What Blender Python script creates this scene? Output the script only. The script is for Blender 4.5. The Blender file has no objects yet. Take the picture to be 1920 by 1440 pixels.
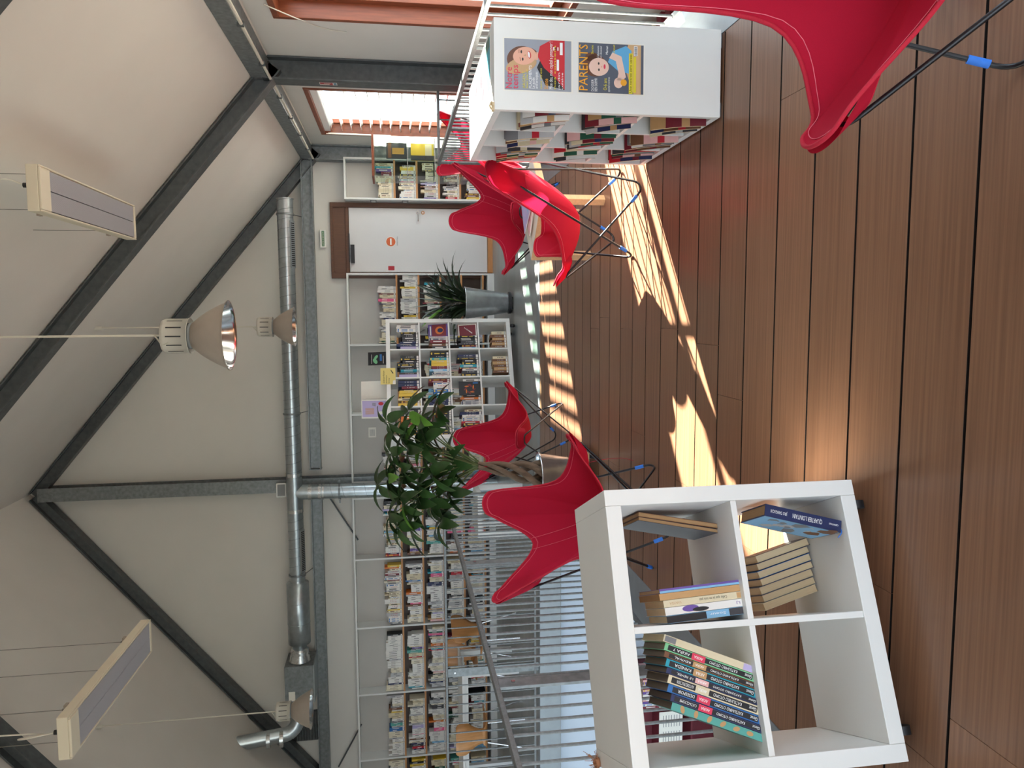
import bpy, math, random
from mathutils import Vector, Matrix
# ------------------------------------------------------------------ scene, camera, sky, sun, exposure
SC = bpy.context.scene
COL = SC.collection
PI = math.pi
CAM_H = 1.45
def camera_matrix(yaw, pitch, roll):
    cy, sy, cp, sp, cr, sr = math.cos(yaw), math.sin(yaw), math.cos(pitch), math.sin(pitch), math.cos(roll), math.sin(roll)
    A = Matrix(((cy, -sy, 0), (0, 0, -1), (sy, cy, 0)))
    B = Matrix(((1, 0, 0), (0, cp, -sp), (0, sp, cp)))
    C = Matrix(((cr, -sr, 0), (sr, cr, 0), (0, 0, 1)))
    M = C @ B @ A                       # rows: right, down, forward of the upright (portrait) view
    right, down, fwd = M[0], M[1], M[2]
    R = Matrix((down, right, -fwd)).transposed()   # the phone lay on its side: picture x runs downwards
    return R.to_4x4()
cam_data = bpy.data.cameras.new('camera')
cam = bpy.data.objects.new('camera', cam_data)
COL.objects.link(cam)
cam.matrix_world = Matrix.Translation((0, 0, CAM_H)) @ camera_matrix(math.radians(-5.66), math.radians(8.8164), math.radians(-1.1613))
cam_data.sensor_fit = 'HORIZONTAL'
cam_data.sensor_width = 36.0
cam_data.lens = 1400.0 / 1920.0 * 36.0
cam_data.clip_start = 0.05
cam_data.clip_end = 200
SC.camera = cam

world = bpy.data.worlds.new('sky')
SC.world = world
world.use_nodes = True
wn = world.node_tree
bg = wn.nodes['Background']
bg.inputs[0].default_value = (0.74, 0.87, 1.0, 1)
bg.inputs[1].default_value = 5.0

sun_data = bpy.data.lights.new('sun', 'SUN')
sun_data.energy = 56.0
sun_data.angle = math.radians(0.6)
sun_data.color = (1.0, 0.93, 0.82)
sun = bpy.data.objects.new('sun', sun_data)
COL.objects.link(sun)
SUN_AZ, SUN_EL = math.radians(38.2), math.radians(26.4)
sun_dir = Vector((math.cos(SUN_AZ) * math.cos(SUN_EL), math.sin(SUN_AZ) * math.cos(SUN_EL), math.sin(SUN_EL)))
sun.location = sun_dir * 30
sun.rotation_euler = sun_dir.to_track_quat('Z', 'Y').to_euler()

SC.view_settings.view_transform = 'Standard'
SC.view_settings.look = 'None'
SC.view_settings.exposure = 0.55
SC.view_settings.gamma = 1.0
SC.view_settings.use_curve_mapping = False
SC.cycles.use_denoising = True
SC.cycles.max_bounces = 10
SC.cycles.diffuse_bounces = 6
SC.cycles.glossy_bounces = 4
SC.cycles.transmission_bounces = 6
SC.cycles.transparent_max_bounces = 16
SC.cycles.caustics_reflective = False
SC.cycles.caustics_refractive = False
SC.cycles.sample_clamp_indirect = 8.0

# daylight portals: they emit nothing, they only tell the sampler where the window openings are
def portal(x, y0, y1, z0, z1, into):
    L = bpy.data.lights.new('window_portal', 'AREA')
    L.shape = 'RECTANGLE'
    L.size, L.size_y = abs(y1 - y0), abs(z1 - z0)
    L.cycles.is_portal = True
    o = bpy.data.objects.new('window_portal', L)
    COL.objects.link(o)
    o.location = (x, (y0 + y1) / 2, (z0 + z1) / 2)
    o.rotation_euler = (PI / 2, 0, into)

# ------------------------------------------------------------------ helpers
def lin(c):
    return tuple(((v / 255.0) / 12.92 if v / 255.0 <= 0.04045 else ((v / 255.0 + 0.055) / 1.055) ** 2.4) for v in c)
MATS = {}
def mat(name, rgb, rough=0.6, metal=0.0, noise=0.0, scale=8.0, stretch=(1, 1, 1), bump=0.0, spec=0.5, island=0.0, detail=4.0, rgb2=None, coat=0.0):
    """procedural material: base colour modulated by noise, optional random shade per piece and bump"""
    m = bpy.data.materials.new(name)
    m.use_nodes = True
    nt = m.node_tree
    b = nt.nodes['Principled BSDF']
    c = lin(rgb)
    b.inputs['Base Color'].default_value = (*c, 1)
    b.inputs['Roughness'].default_value = rough
    b.inputs['Metallic'].default_value = metal
    b.inputs['Specular IOR Level'].default_value = spec
    if coat:
        b.inputs['Coat Weight'].default_value = coat
        b.inputs['Coat Roughness'].default_value = 0.15
    if noise or bump or island:
        tc = nt.nodes.new('ShaderNodeTexCoord')
        mp = nt.nodes.new('ShaderNodeMapping')
        mp.inputs['Scale'].default_value = stretch
        nt.links.new(tc.outputs['Object'], mp.inputs['Vector'])
        vec = mp.outputs['Vector']
        nz = nt.nodes.new('ShaderNodeTexNoise')
        nz.inputs['Scale'].default_value = scale
        nz.inputs['Detail'].default_value = detail
        if island:
            gi = nt.nodes.new('ShaderNodeNewGeometry')
            ad = nt.nodes.new('ShaderNodeVectorMath'); ad.operation = 'MULTIPLY_ADD'
            cb = nt.nodes.new('ShaderNodeCombineXYZ')
            for k in range(3):
                nt.links.new(gi.outputs['Random Per Island'], cb.inputs[k])
            nt.links.new(cb.outputs[0], ad.inputs[0])
            ad.inputs[1].default_value = (37.0, 61.0, 13.0)
            nt.links.new(vec, ad.inputs[2])
            vec = ad.outputs[0]
        nt.links.new(vec, nz.inputs['Vector'])
        mx = nt.nodes.new('ShaderNodeMix'); mx.data_type = 'RGBA'
        lo = lin(rgb2) if rgb2 else tuple(v * (1 - noise) for v in c)
        hi = c if rgb2 else tuple(min(1, v * (1 + noise)) for v in c)
        mx.inputs[6].default_value = (*lo, 1)
        mx.inputs[7].default_value = (*hi, 1)
        cr = nt.nodes.new('ShaderNodeMapRange')
        cr.inputs[1].default_value, cr.inputs[2].default_value = 0.3, 0.7
        nt.links.new(nz.outputs['Fac'], cr.inputs[0])
        nt.links.new(cr.outputs[0], mx.inputs[0])
        out = mx.outputs[2]
        if island:
            hs = nt.nodes.new('ShaderNodeHueSaturation')
            mr = nt.nodes.new('ShaderNodeMapRange')
            mr.inputs[3].default_value, mr.inputs[4].default_value = 1 - island, 1 + island
            nt.links.new(gi.outputs['Random Per Island'], mr.inputs[0])
            nt.links.new(mr.outputs[0], hs.inputs['Value'])
            nt.links.new(out, hs.inputs['Color'])
            out = hs.outputs[0]
        nt.links.new(out, b.inputs['Base Color'])
        if bump:
            bp = nt.nodes.new('ShaderNodeBump')
            bp.inputs['Strength'].default_value = bump
            bp.inputs['Distance'].default_value = 0.01
            nt.links.new(nz.outputs['Fac'], bp.inputs['Height'])
            nt.links.new(bp.outputs[0], b.inputs['Normal'])
    MATS[name] = m
    return m

def glass_mat(name, tint, gloss=0.08):
    m = bpy.data.materials.new(name); m.use_nodes = True
    nt = m.node_tree; nt.nodes.clear()
    o = nt.nodes.new('ShaderNodeOutputMaterial'); mix = nt.nodes.new('ShaderNodeMixShader')
    t = nt.nodes.new('ShaderNodeBsdfTransparent'); g = nt.nodes.new('ShaderNodeBsdfGlossy')
    lw = nt.nodes.new('ShaderNodeLayerWeight'); pw = nt.nodes.new('ShaderNodeMath'); pw.operation = 'POWER'; pw.inputs[1].default_value = 5.0
    fr = nt.nodes.new('ShaderNodeMath'); fr.operation = 'MULTIPLY_ADD'; fr.inputs[1].default_value = 0.7; fr.inputs[2].default_value = 0.04
    nt.links.new(lw.outputs['Facing'], pw.inputs[0]); nt.links.new(pw.outputs[0], fr.inputs[0])
    t.inputs[0].default_value = (*lin(tint), 1); g.inputs['Roughness'].default_value = 0.02
    nt.links.new(fr.outputs[0], mix.inputs[0]); nt.links.new(t.outputs[0], mix.inputs[1]); nt.links.new(g.outputs[0], mix.inputs[2])
    nt.links.new(mix.outputs[0], o.inputs[0])
    MATS[name] = m
    return m

def cloth_mat(name, rgb, trans, rough=0.85):
    m = mat(name, rgb, rough, noise=0.10, scale=900, bump=0.08, spec=0.25)
    nt = m.node_tree
    b = nt.nodes['Principled BSDF']; o = nt.nodes['Material Output']
    tr = nt.nodes.new('ShaderNodeBsdfTranslucent'); tr.inputs[0].default_value = (*lin(rgb), 1)
    mx = nt.nodes.new('ShaderNodeMixShader'); mx.inputs[0].default_value = trans
    nt.links.new(b.outputs[0], mx.inputs[1]); nt.links.new(tr.outputs[0], mx.inputs[2]); nt.links.new(mx.outputs[0], o.inputs[0])
    return m

class MB:
    """collects shapes and links them as ONE mesh object"""
    def __init__(s):
        s.v, s.f, s.m, s.sm, s.T = [], [], [], [], Matrix.Identity(4)
    def add(s, vs, fs, mi=0, smooth=False):
        n = len(s.v)
        s.v += [tuple(s.T @ Vector(p)) for p in vs]
        for f in fs:
            s.f.append(tuple(n + i for i in f)); s.m.append(mi); s.sm.append(smooth)
        return s
    def box(s, x0, x1, y0, y1, z0, z1, mi=0):
        return s.hexa([(x0, y0, z0), (x1, y0, z0), (x1, y1, z0), (x0, y1, z0), (x0, y0, z1), (x1, y0, z1), (x1, y1, z1), (x0, y1, z1)], mi)
    def hexa(s, p, mi=0):
        return s.add(p, [(0, 3, 2, 1), (4, 5, 6, 7), (0, 1, 5, 4), (1, 2, 6, 5), (2, 3, 7, 6), (3, 0, 4, 7)], mi)
    def quad(s, a, b, c, d, mi=0):
        return s.add([a, b, c, d], [(0, 1, 2, 3)], mi)
    def beam(s, a, b, w, h, up=(0, 0, 1), mi=0):
        a, b = Vector(a), Vector(b); d = (b - a).normalized(); u = Vector(up)
        r = d.cross(u).normalized(); u = r.cross(d).normalized()
        p = []
        for q in (a, b):
            for (i, j) in ((-1, -1), (1, -1), (1, 1), (-1, 1)):
                p.append(q + r * (i * w / 2) + u * (j * h / 2))
        return s.add(p, [(0, 1, 2, 3), (7, 6, 5, 4), (0, 4, 5, 1), (1, 5, 6, 2), (2, 6, 7, 3), (3, 7, 4, 0)], mi)
    def ibeam(s, a, b, w, h, t, up=(0, 0, 1), mi=0):
        a, b = Vector(a), Vector(b); d = (b - a).normalized()
        r = d.cross(Vector(up)).normalized(); u = r.cross(d).normalized()
        for (o, ww, hh) in ((-(h - t) / 2, w, t), ((h - t) / 2, w, t), (0, t, h - 2 * t)):
            s.beam(a + u * o, b + u * o, ww, hh, up=u, mi=mi)
        return s
    def tube(s, path, r, seg=8, mi=0, closed=False, cap=True):
        P = [Vector(p) for p in path]; n = len(P)
        rr = r if isinstance(r, (list, tuple)) else [r] * n
        rings, prev = [], None
        for i in range(n):
            if closed: d = (P[(i + 1) % n] - P[i - 1])
            else: d = P[min(i + 1, n - 1)] - P[max(i - 1, 0)]
            if d.length < 1e-9: d = Vector((0, 0, 1))
            d.normalize()
            if prev is None:
                ref = Vector((0, 0, 1)) if abs(d.z) < 0.9 else Vector((1, 0, 0))
                nrm = d.cross(ref).normalized()
            else:
                nrm = (prev - d * prev.dot(d))
                nrm = nrm.normalized() if nrm.length > 1e-6 else d.orthogonal().normalized()
            prev = nrm; bi = d.cross(nrm)
            rings.append([P[i] + (nrm * math.cos(2 * PI * k / seg) + bi * math.sin(2 * PI * k / seg)) * rr[i] for k in range(seg)])
        vs = [p for ring in rings for p in ring]; fs = []
        for i in range(n if closed else n - 1):
            j = (i + 1) % n
            for k in range(seg):
                k2 = (k + 1) % seg
                fs.append((i * seg + k, i * seg + k2, j * seg + k2, j * seg + k))
        s.add(vs, fs, mi, True)
        if cap and not closed:
            s.add(rings[0], [tuple(range(seg - 1, -1, -1))], mi); s.add(rings[-1], [tuple(range(seg))], mi)
        return s
    def cyl(s, a, b, r, seg=16, mi=0):
        return s.tube([a, b], r, seg, mi)
    def lathe(s, prof, seg=32, mi=0, center=(0, 0, 0), smooth=True):
        c = Vector(center); vs, fs = [], []
        for (r, z) in prof:
            vs += [c + Vector((r * math.cos(2 * PI * k / seg), r * math.sin(2 * PI * k / seg), z)) for k in range(seg)]
        for i in range(len(prof) - 1):
            for k in range(seg):
                k2 = (k + 1) % seg
                fs.append((i * seg + k, i * seg + k2, (i + 1) * seg + k2, (i + 1) * seg + k))
        return s.add(vs, fs, mi, smooth)
    def disc(s, c, r, axis=(0, 0, 1), seg=24, mi=0, ry=None):
        q = Vector(axis).to_track_quat('Z', 'Y'); c = Vector(c)
        vs = [c + q @ Vector((r * math.cos(2 * PI * k / seg), (ry or r) * math.sin(2 * PI * k / seg), 0)) for k in range(seg)]
        return s.add(vs, [tuple(range(seg))], mi)
    def build(s, name, mats, parent=None, loc=None, rotz=0.0, bevel=0.0, smooth_all=None):
        me = bpy.data.meshes.new(name)
        me.from_pydata(s.v, [], s.f)
        for m in (mats if isinstance(mats, (list, tuple)) else [mats]):
            me.materials.append(MATS[m] if isinstance(m, str) else m)
        me.polygons.foreach_set('material_index', s.m)
        me.polygons.foreach_set('use_smooth', s.sm if smooth_all is None else [smooth_all] * len(s.f))
        me.update()
        o = bpy.data.objects.new(name, me)
        COL.objects.link(o)
        if parent: o.parent = parent
        if loc is not None: o.location = loc
        if rotz: o.rotation_euler = (0, 0, rotz)
        if bevel:
            b = o.modifiers.new('edge', 'BEVEL'); b.width = bevel; b.segments = 2; b.limit_method = 'ANGLE'
        return o

def tag(o, label, cat, group=None, kind=None):
    o['label'] = label; o['category'] = cat
    if group: o['group'] = group
    if kind: o['kind'] = kind
    return o
def thing(name, label, cat, loc=(0, 0, 0), rotz=0.0, group=None):
    o = bpy.data.objects.new(name, None)
    COL.objects.link(o)
    o.empty_display_size = 0.1
    o.location = loc; o.rotation_euler = (0, 0, rotz)
    return tag(o, label, cat, group)
def struct(o):
    o['kind'] = 'structure'; return o
def copy_tree(o, parent=None):
    c = o.copy(); COL.objects.link(c)
    if parent: c.parent = parent
    for ch in list(o.children): copy_tree(ch, c)
    return c
TXT = {}
def text_geo(body, bold=False):
    """outline of a word in the built-in font, height of capitals about 0.7"""
    if body in TXT: return TXT[body]
    cu = bpy.data.curves.new('lettering', 'FONT'); cu.body = body; cu.resolution_u = 2
    if bold: cu.offset = 0.015
    ob = bpy.data.objects.new('lettering', cu)
    me = bpy.data.meshes.new_from_object(ob)
    vs = [tuple(v.co) for v in me.vertices]; fs = [tuple(p.vertices) for p in me.polygons]
    w = max([v[0] for v in vs] + [0.01])
    bpy.data.objects.remove(ob); bpy.data.curves.remove(cu); bpy.data.meshes.remove(me)
    TXT[body] = (vs, fs, w)
    return TXT[body]
def put_text(mb, body, o, xd, yd, size, mi, width=None, center=False):
    vs, fs, w = text_geo(body)
    o, xd, yd = Vector(o), Vector(xd), Vector(yd)
    sx = size if width is None else width / w
    off = w / 2 if center else 0
    mb.add([o + xd * ((v[0] - off) * sx) + yd * (v[1] * size) for v in vs], fs, mi)
def fillet(path, rads, closed=False, seg=6):
    P = [Vector(p) for p in path]; out = []; n = len(P)
    for i in range(n):
        r = rads[i] if isinstance(rads, (list, tuple)) else rads
        if (not closed and i in (0, n - 1)) or r <= 0:
            out.append(P[i]); continue
        a, b, c = P[i - 1], P[i], P[(i + 1) % n]
        u, w = (a - b).normalized(), (c - b).normalized()
        half = u.angle(w) / 2
        d = min(r / math.tan(half), (a - b).length * 0.45, (c - b).length * 0.45)
        s0, s1 = b + u * d, b + w * d
        rr = d * math.tan(half); cen = b + (u + w).normalized() * (rr / math.sin(half))
        v0, v1 = s0 - cen, s1 - cen
        ang = v0.angle(v1); ax = v0.cross(v1).normalized()
        for k in range(seg + 1):
            out.append(cen + Matrix.Rotation(ang * k / seg, 3, ax) @ v0)
    return out
def crom(P, n, closed=True):
    """Catmull-Rom through points, n samples per span"""
    P = [Vector(p) for p in P]; N = len(P); out = []
    for i in range(N if closed else N - 1):
        a, b, c, d = (P[(i - 1) % N], P[i], P[(i + 1) % N], P[(i + 2) % N]) if closed else (P[max(i - 1, 0)], P[i], P[i + 1], P[min(i + 2, N - 1)])
        for k in range(n):
            t = k / n
            out.append(0.5 * ((2 * b) + (c - a) * t + (2 * a - 5 * b + 4 * c - d) * t * t + (3 * b - a - 3 * c + d) * t ** 3))
    if not closed: out.append(P[-1])
    return out
def ordinal(n):
    return '%d%s' % (n, 'th' if 10 <= n % 100 <= 20 else {1: 'st', 2: 'nd', 3: 'rd'}.get(n % 10, 'th'))

# ------------------------------------------------------------------ materials
mat('wall_paint', (212, 209, 203), 0.75, noise=0.015, scale=3, bump=0.03)
mat('ceiling_paint', (212, 206, 200), 0.8, noise=0.02, scale=2, bump=0.03)
mat('galvanised', (128, 133, 135), 0.48, 0.55, noise=0.22, scale=22, detail=8)
mat('galvanised_dark', (92, 96, 98), 0.5, 0.55, noise=0.18, scale=18, detail=6)  # darker galvanised copy; on the gable rafters it paints in their shading
mat('rail_steel', (118, 121, 122), 0.5, 0.4, noise=0.2, scale=60, detail=6)
mat('duct_steel', (172, 180, 184), 0.30, 0.85, noise=0.10, scale=14)
mat('duct_seam', (120, 128, 132), 0.35, 0.8)
mat('foil_tape', (205, 208, 208), 0.25, 0.85, noise=0.15, scale=60)
mat('plank_wood', (146, 106, 80), 0.42, noise=0.0, scale=5.0, stretch=(0.35, 22, 22), island=0.09, detail=6, rgb2=(120, 84, 61), bump=0.05, coat=0.15)
mat('gap_dark', (24, 15, 11), 0.95)
mat('concrete_floor', (136, 139, 139), 0.30, noise=0.14, scale=2.2, stretch=(0.5, 2.5, 1), detail=8)
mat('steel_strip', (150, 158, 164), 0.4, 0.3, noise=0.06, scale=12)
mat('white_laminate', (226, 225, 221), 0.38, noise=0.01, scale=4)
mat('white_case', (222, 222, 219), 0.5, noise=0.012, scale=5)
mat('back_panel', (188, 184, 178), 0.7, noise=0.02, scale=4)
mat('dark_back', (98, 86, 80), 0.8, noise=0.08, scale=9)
mat('oak_edge', (188, 132, 82), 0.5, noise=0.12, scale=10, stretch=(1, 20, 20))
mat('mahogany', (128, 66, 38), 0.45, noise=0.2, scale=6, stretch=(10, 10, 0.8), detail=6)
mat('dark_wood', (92, 58, 38), 0.5, noise=0.18, scale=6, stretch=(10, 10, 0.8))
mat('birch', (208, 168, 122), 0.5, noise=0.08, scale=6, stretch=(1, 12, 12))
mat('plywood', (176, 122, 70), 0.45, noise=0.12, scale=6, stretch=(10, 1, 1))
mat('table_white', (222, 216, 200), 0.4, noise=0.02, scale=4)
mat('door_paint', (210, 208, 208), 0.55, noise=0.012, scale=4)
cloth_mat('red_canvas', (192, 26, 58), 0.30)
cloth_mat('opal_panel', (238, 240, 236), 0.6)
mat('red_hem', (184, 26, 52), 0.85, noise=0.08, scale=300)
mat('pink_thread', (240, 120, 140), 0.8)
mat('black_rod', (26, 25, 27), 0.38, 0.2, noise=0.1, scale=50)
mat('blue_tape', (44, 118, 214), 0.6, noise=0.08, scale=60)
mat('chrome', (200, 202, 205), 0.2, 0.95)
mat('black_plastic', (28, 28, 30), 0.5)
mat('grey_plastic', (120, 122, 124), 0.5)
mat('beige_metal', (214, 204, 184), 0.45, noise=0.02, scale=6)
mat('heater_panel', (176, 176, 184), 0.6, noise=0.05, scale=40, stretch=(1, 40, 1))
mat('lamp_grey', (172, 160, 148), 0.45, 0.35, noise=0.06, scale=6)
mat('lamp_cap', (206, 202, 192), 0.4, 0.2)
mat('mirror_aluminium', (225, 225, 225), 0.16, 0.98)
mat('cable_white', (205, 200, 188), 0.6)
mat('cable_grey', (120, 118, 112), 0.5, 0.3)
mat('leaf_pachira', (46, 72, 34), 0.32, noise=0.35, scale=9, island=0.35, spec=0.6)
mat('leaf_dark', (38, 52, 34), 0.35, noise=0.3, scale=9, island=0.3, spec=0.6)
mat('leaf_tip', (96, 140, 52), 0.4, noise=0.2, scale=9)
mat('stem_green', (84, 96, 50), 0.6, noise=0.2, scale=20)
mat('bark', (112, 92, 74), 0.85, noise=0.35, scale=30, stretch=(1, 1, 0.3), bump=0.5)
mat('soil', (62, 48, 38), 0.95, noise=0.4, scale=60, bump=0.6)
mat('zinc', (205, 211, 216), 0.27, 0.9, noise=0.16, scale=16, detail=8)
mat('paper', (232, 228, 218), 0.8, noise=0.015, scale=6)
mat('page_block', (206, 184, 148), 0.85, noise=0.10, scale=8, stretch=(160, 2, 2))
mat('page_old', (168, 132, 92), 0.85, noise=0.14, scale=8, stretch=(160, 2, 2))
mat('page_grey', (120, 106, 92), 0.85, noise=0.12, scale=8, stretch=(160, 2, 2))
mat('blind_white', (242, 242, 240), 0.7)
glass_mat('window_glass', (246, 250, 250))
glass_mat('case_glass', (232, 243, 238))
mat('ground', (120, 120, 112), 0.9, noise=0.1, scale=1)
mat('lower_white', (196, 208, 222), 0.6)
mat('maroon', (96, 14, 30), 0.6, noise=0.08, scale=8)
mat('ochre', (176, 132, 60), 0.6)
mat('straw', (150, 96, 62), 0.8, noise=0.2, scale=40)
mat('sign_green', (34, 110, 70), 0.5)
mat('sign_orange', (205, 92, 40), 0.5)
mat('sign_red', (165, 22, 38), 0.5)
mat('sign_blue', (90, 140, 165), 0.5)
mat('yellow_card', (222, 202, 122), 0.7)
mat('ink', (24, 24, 26), 0.6)
PAL = {
 'white': (226, 222, 216), 'cream': (214, 200, 168), 'ivory': (224, 214, 190), 'pale grey': (184, 182, 182), 'grey': (122, 122, 126), 'charcoal': (58, 56, 60),
 'black': (26, 25, 28), 'navy': (30, 40, 82), 'blue': (40, 104, 168), 'light blue': (128, 178, 212), 'turquoise': (30, 150, 170), 'teal': (84, 160, 150),
 'dark green': (28, 84, 62), 'mint': (120, 190, 140), 'red': (186, 26, 44), 'dark red': (116, 22, 38), 'pink': (226, 96, 140), 'pale pink': (226, 176, 172),
 'orange': (212, 112, 34), 'yellow': (222, 186, 62), 'brown': (112, 72, 46), 'tan': (188, 146, 98), 'purple': (104, 78, 150), 'lilac': (178, 166, 206)}
for k, c in PAL.items():
    mat('cover ' + k, c, 0.5, noise=0.03, scale=12)
# ------------------------------------------------------------------ the setting
RW, LW, BW, FW = 2.33, -7.4, 11.2, -4.5        # inner faces of right, left, back, front walls
AX, AZ, SL = -2.53, 6.55, 0.824                # ridge and roof slope
LOW = -2.9                                     # lower storey floor
def roof_z(x): return AZ - SL * abs(x - AX)
WINS = [(-3.60, -1.50), (0.35, 2.42), (4.33, 6.40), (8.29, 10.36)]
WZ0, WZ1 = 0.02, 2.355
LWINS = [(-3.6, -0.6), (0.8, 3.8), (5.2, 8.2)]
for (a, b_) in WINS: portal(RW + 0.28, a, b_, WZ0, WZ1, PI / 2)
for (a, b_) in LWINS: portal(LW - 0.28, a, b_, -2.0, 2.2, -PI / 2)

# floors
rnd = random.Random(5)
mb = MB()
mb.box(-1.63, 1.21, -3.8, 7.452, -0.06, -0.024, 1)
for k in range(45):
    y1 = 7.452 - 0.25 * k; y0 = y1 - 0.240
    x = -1.63 - rnd.uniform(0, 1.6)
    while x < 1.21:
        x2 = x + rnd.uniform(1.7, 2.7)
        a, b_ = max(x, -1.63), min(x2 - 0.0018, 1.21)
        if b_ - a > 0.02:
            mb.box(a, b_, y0, y1, -0.024, 0.0, 0)
            for q in (2, 4): mb.m[-q] = 1        # long board edges coloured near-black: shade of the gaps put into the colour
        x = x2
struct(mb.build('floor', ['plank_wood', 'gap_dark']))
mb = MB()
mb.box(LW, RW, 7.58, BW, -0.22, 0.0)
struct(mb.build('floor_walkway', ['concrete_floor']))
mb = MB()
mb.box(-1.90, -1.632, -3.8, 7.452, -0.22, 0.003)
mb.box(1.212, 1.50, -3.8, 7.452, -0.22, 0.003)
mb.box(LW, RW, 7.454, 7.58, -0.22, 0.003)
mb.box(-1.9, 1.5, -3.8, 7.452, -0.25, -0.061)
struct(mb.build('trim_1', ['steel_strip']))
mb = MB()
mb.ibeam((-1.92, 7.50, -0.135), (LW, 7.50, -0.135), 0.09, 0.18, 0.012)
mb.ibeam((-1.86, -3.8, -0.34), (-1.86, 7.45, -0.34), 0.09, 0.18, 0.012)
mb.ibeam((1.46, -3.8, -0.34), (1.46, 7.45, -0.34), 0.09, 0.18, 0.012)
struct(mb.build('trim_2', ['galvanised']))
mb = MB()
mb.box(LW, RW, FW, BW, LOW - 0.1, LOW)
struct(mb.build('floor_below', ['concrete_floor']))
mb = MB()
mb.box(LW, RW, 7.60, 7.75, LOW, -0.22)
mb.box(LW, -1.9, 7.585, 7.60, -0.32, -0.232)
struct(mb.build('wall_below', ['lower_white']))
mb = MB()
mb.quad((-60, -60, -3.2), (60, -60, -3.2), (60, 60, -3.2), (-60, 60, -3.2))
struct(mb.build('ground', ['ground']))

# gable walls
def gable(mb, y0, y1, zb=LOW):
    prof = [(LW, zb), (RW, zb), (RW, roof_z(RW)), (AX, AZ), (LW, roof_z(LW))]
    n = 5
    vs = [(x, y0, z) for x, z in prof] + [(x, y1, z) for x, z in prof]
    mb.add(vs, [tuple(range(n)), tuple(range(2 * n - 1, n - 1, -1))] + [(i, i + n, (i + 1) % n + n, (i + 1) % n) for i in range(n)])
mb = MB(); gable(mb, BW, BW + 0.25); struct(mb.build('wall_back', ['wall_paint']))
mb = MB()
mb.box(LW, RW, FW - 0.25, FW, LOW, -1.8)
mb.box(LW, -6.4, FW - 0.25, FW, -1.8, 2.3); mb.box(1.5, RW, FW - 0.25, FW, -1.8, 2.3)
vs = []
prof = [(LW, 2.3), (RW, 2.3), (RW, roof_z(RW)), (AX, AZ), (LW, roof_z(LW))]
vs = [(x, FW - 0.25, z) for x, z in prof] + [(x, FW, z) for x, z in prof]
mb.add(vs, [tuple(range(5)), tuple(range(9, 4, -1))] + [(i, i + 5, (i + 1) % 5 + 5, (i + 1) % 5) for i in range(5)])
struct(mb.build('wall_front', ['wall_paint']))
# right wall with its window openings, left wall with taller ones
def holed_wall(name, x0, x1, wins, z0, z1, ztop):
    mb = MB(); ys = [FW]
    for a, b_ in wins: ys += [a, b_]
    ys.append(BW)
    mb.box(x0, x1, FW, BW, LOW, z0); mb.box(x0, x1, FW, BW, z1, ztop)
    for i in range(0, len(ys), 2): mb.box(x0, x1, ys[i], ys[i + 1], z0, z1)
    struct(mb.build(name, ['wall_paint']))
holed_wall('wall_right', RW, RW + 0.30, WINS, WZ0, WZ1, 2.75)
holed_wall('wall_left', LW - 0.30, LW, LWINS, -2.0, 2.2, 2.75)
# the two roof slopes
mb = MB()
for sx in (1, -1):
    xe = AX + sx * 5.06
    ze = AZ - SL * 5.06
    a, b_, c, d = (AX, FW - 0.3, AZ), (xe, FW - 0.3, ze), (xe, BW + 0.3, ze), (AX, BW + 0.3, AZ)
    up = 0.22
    p = [a, b_, c, d] + [(q[0], q[1], q[2] + up) for q in (a, b_, c, d)]
    mb.hexa(p)
struct(mb.build('ceiling', ['ceiling_paint']))

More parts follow.
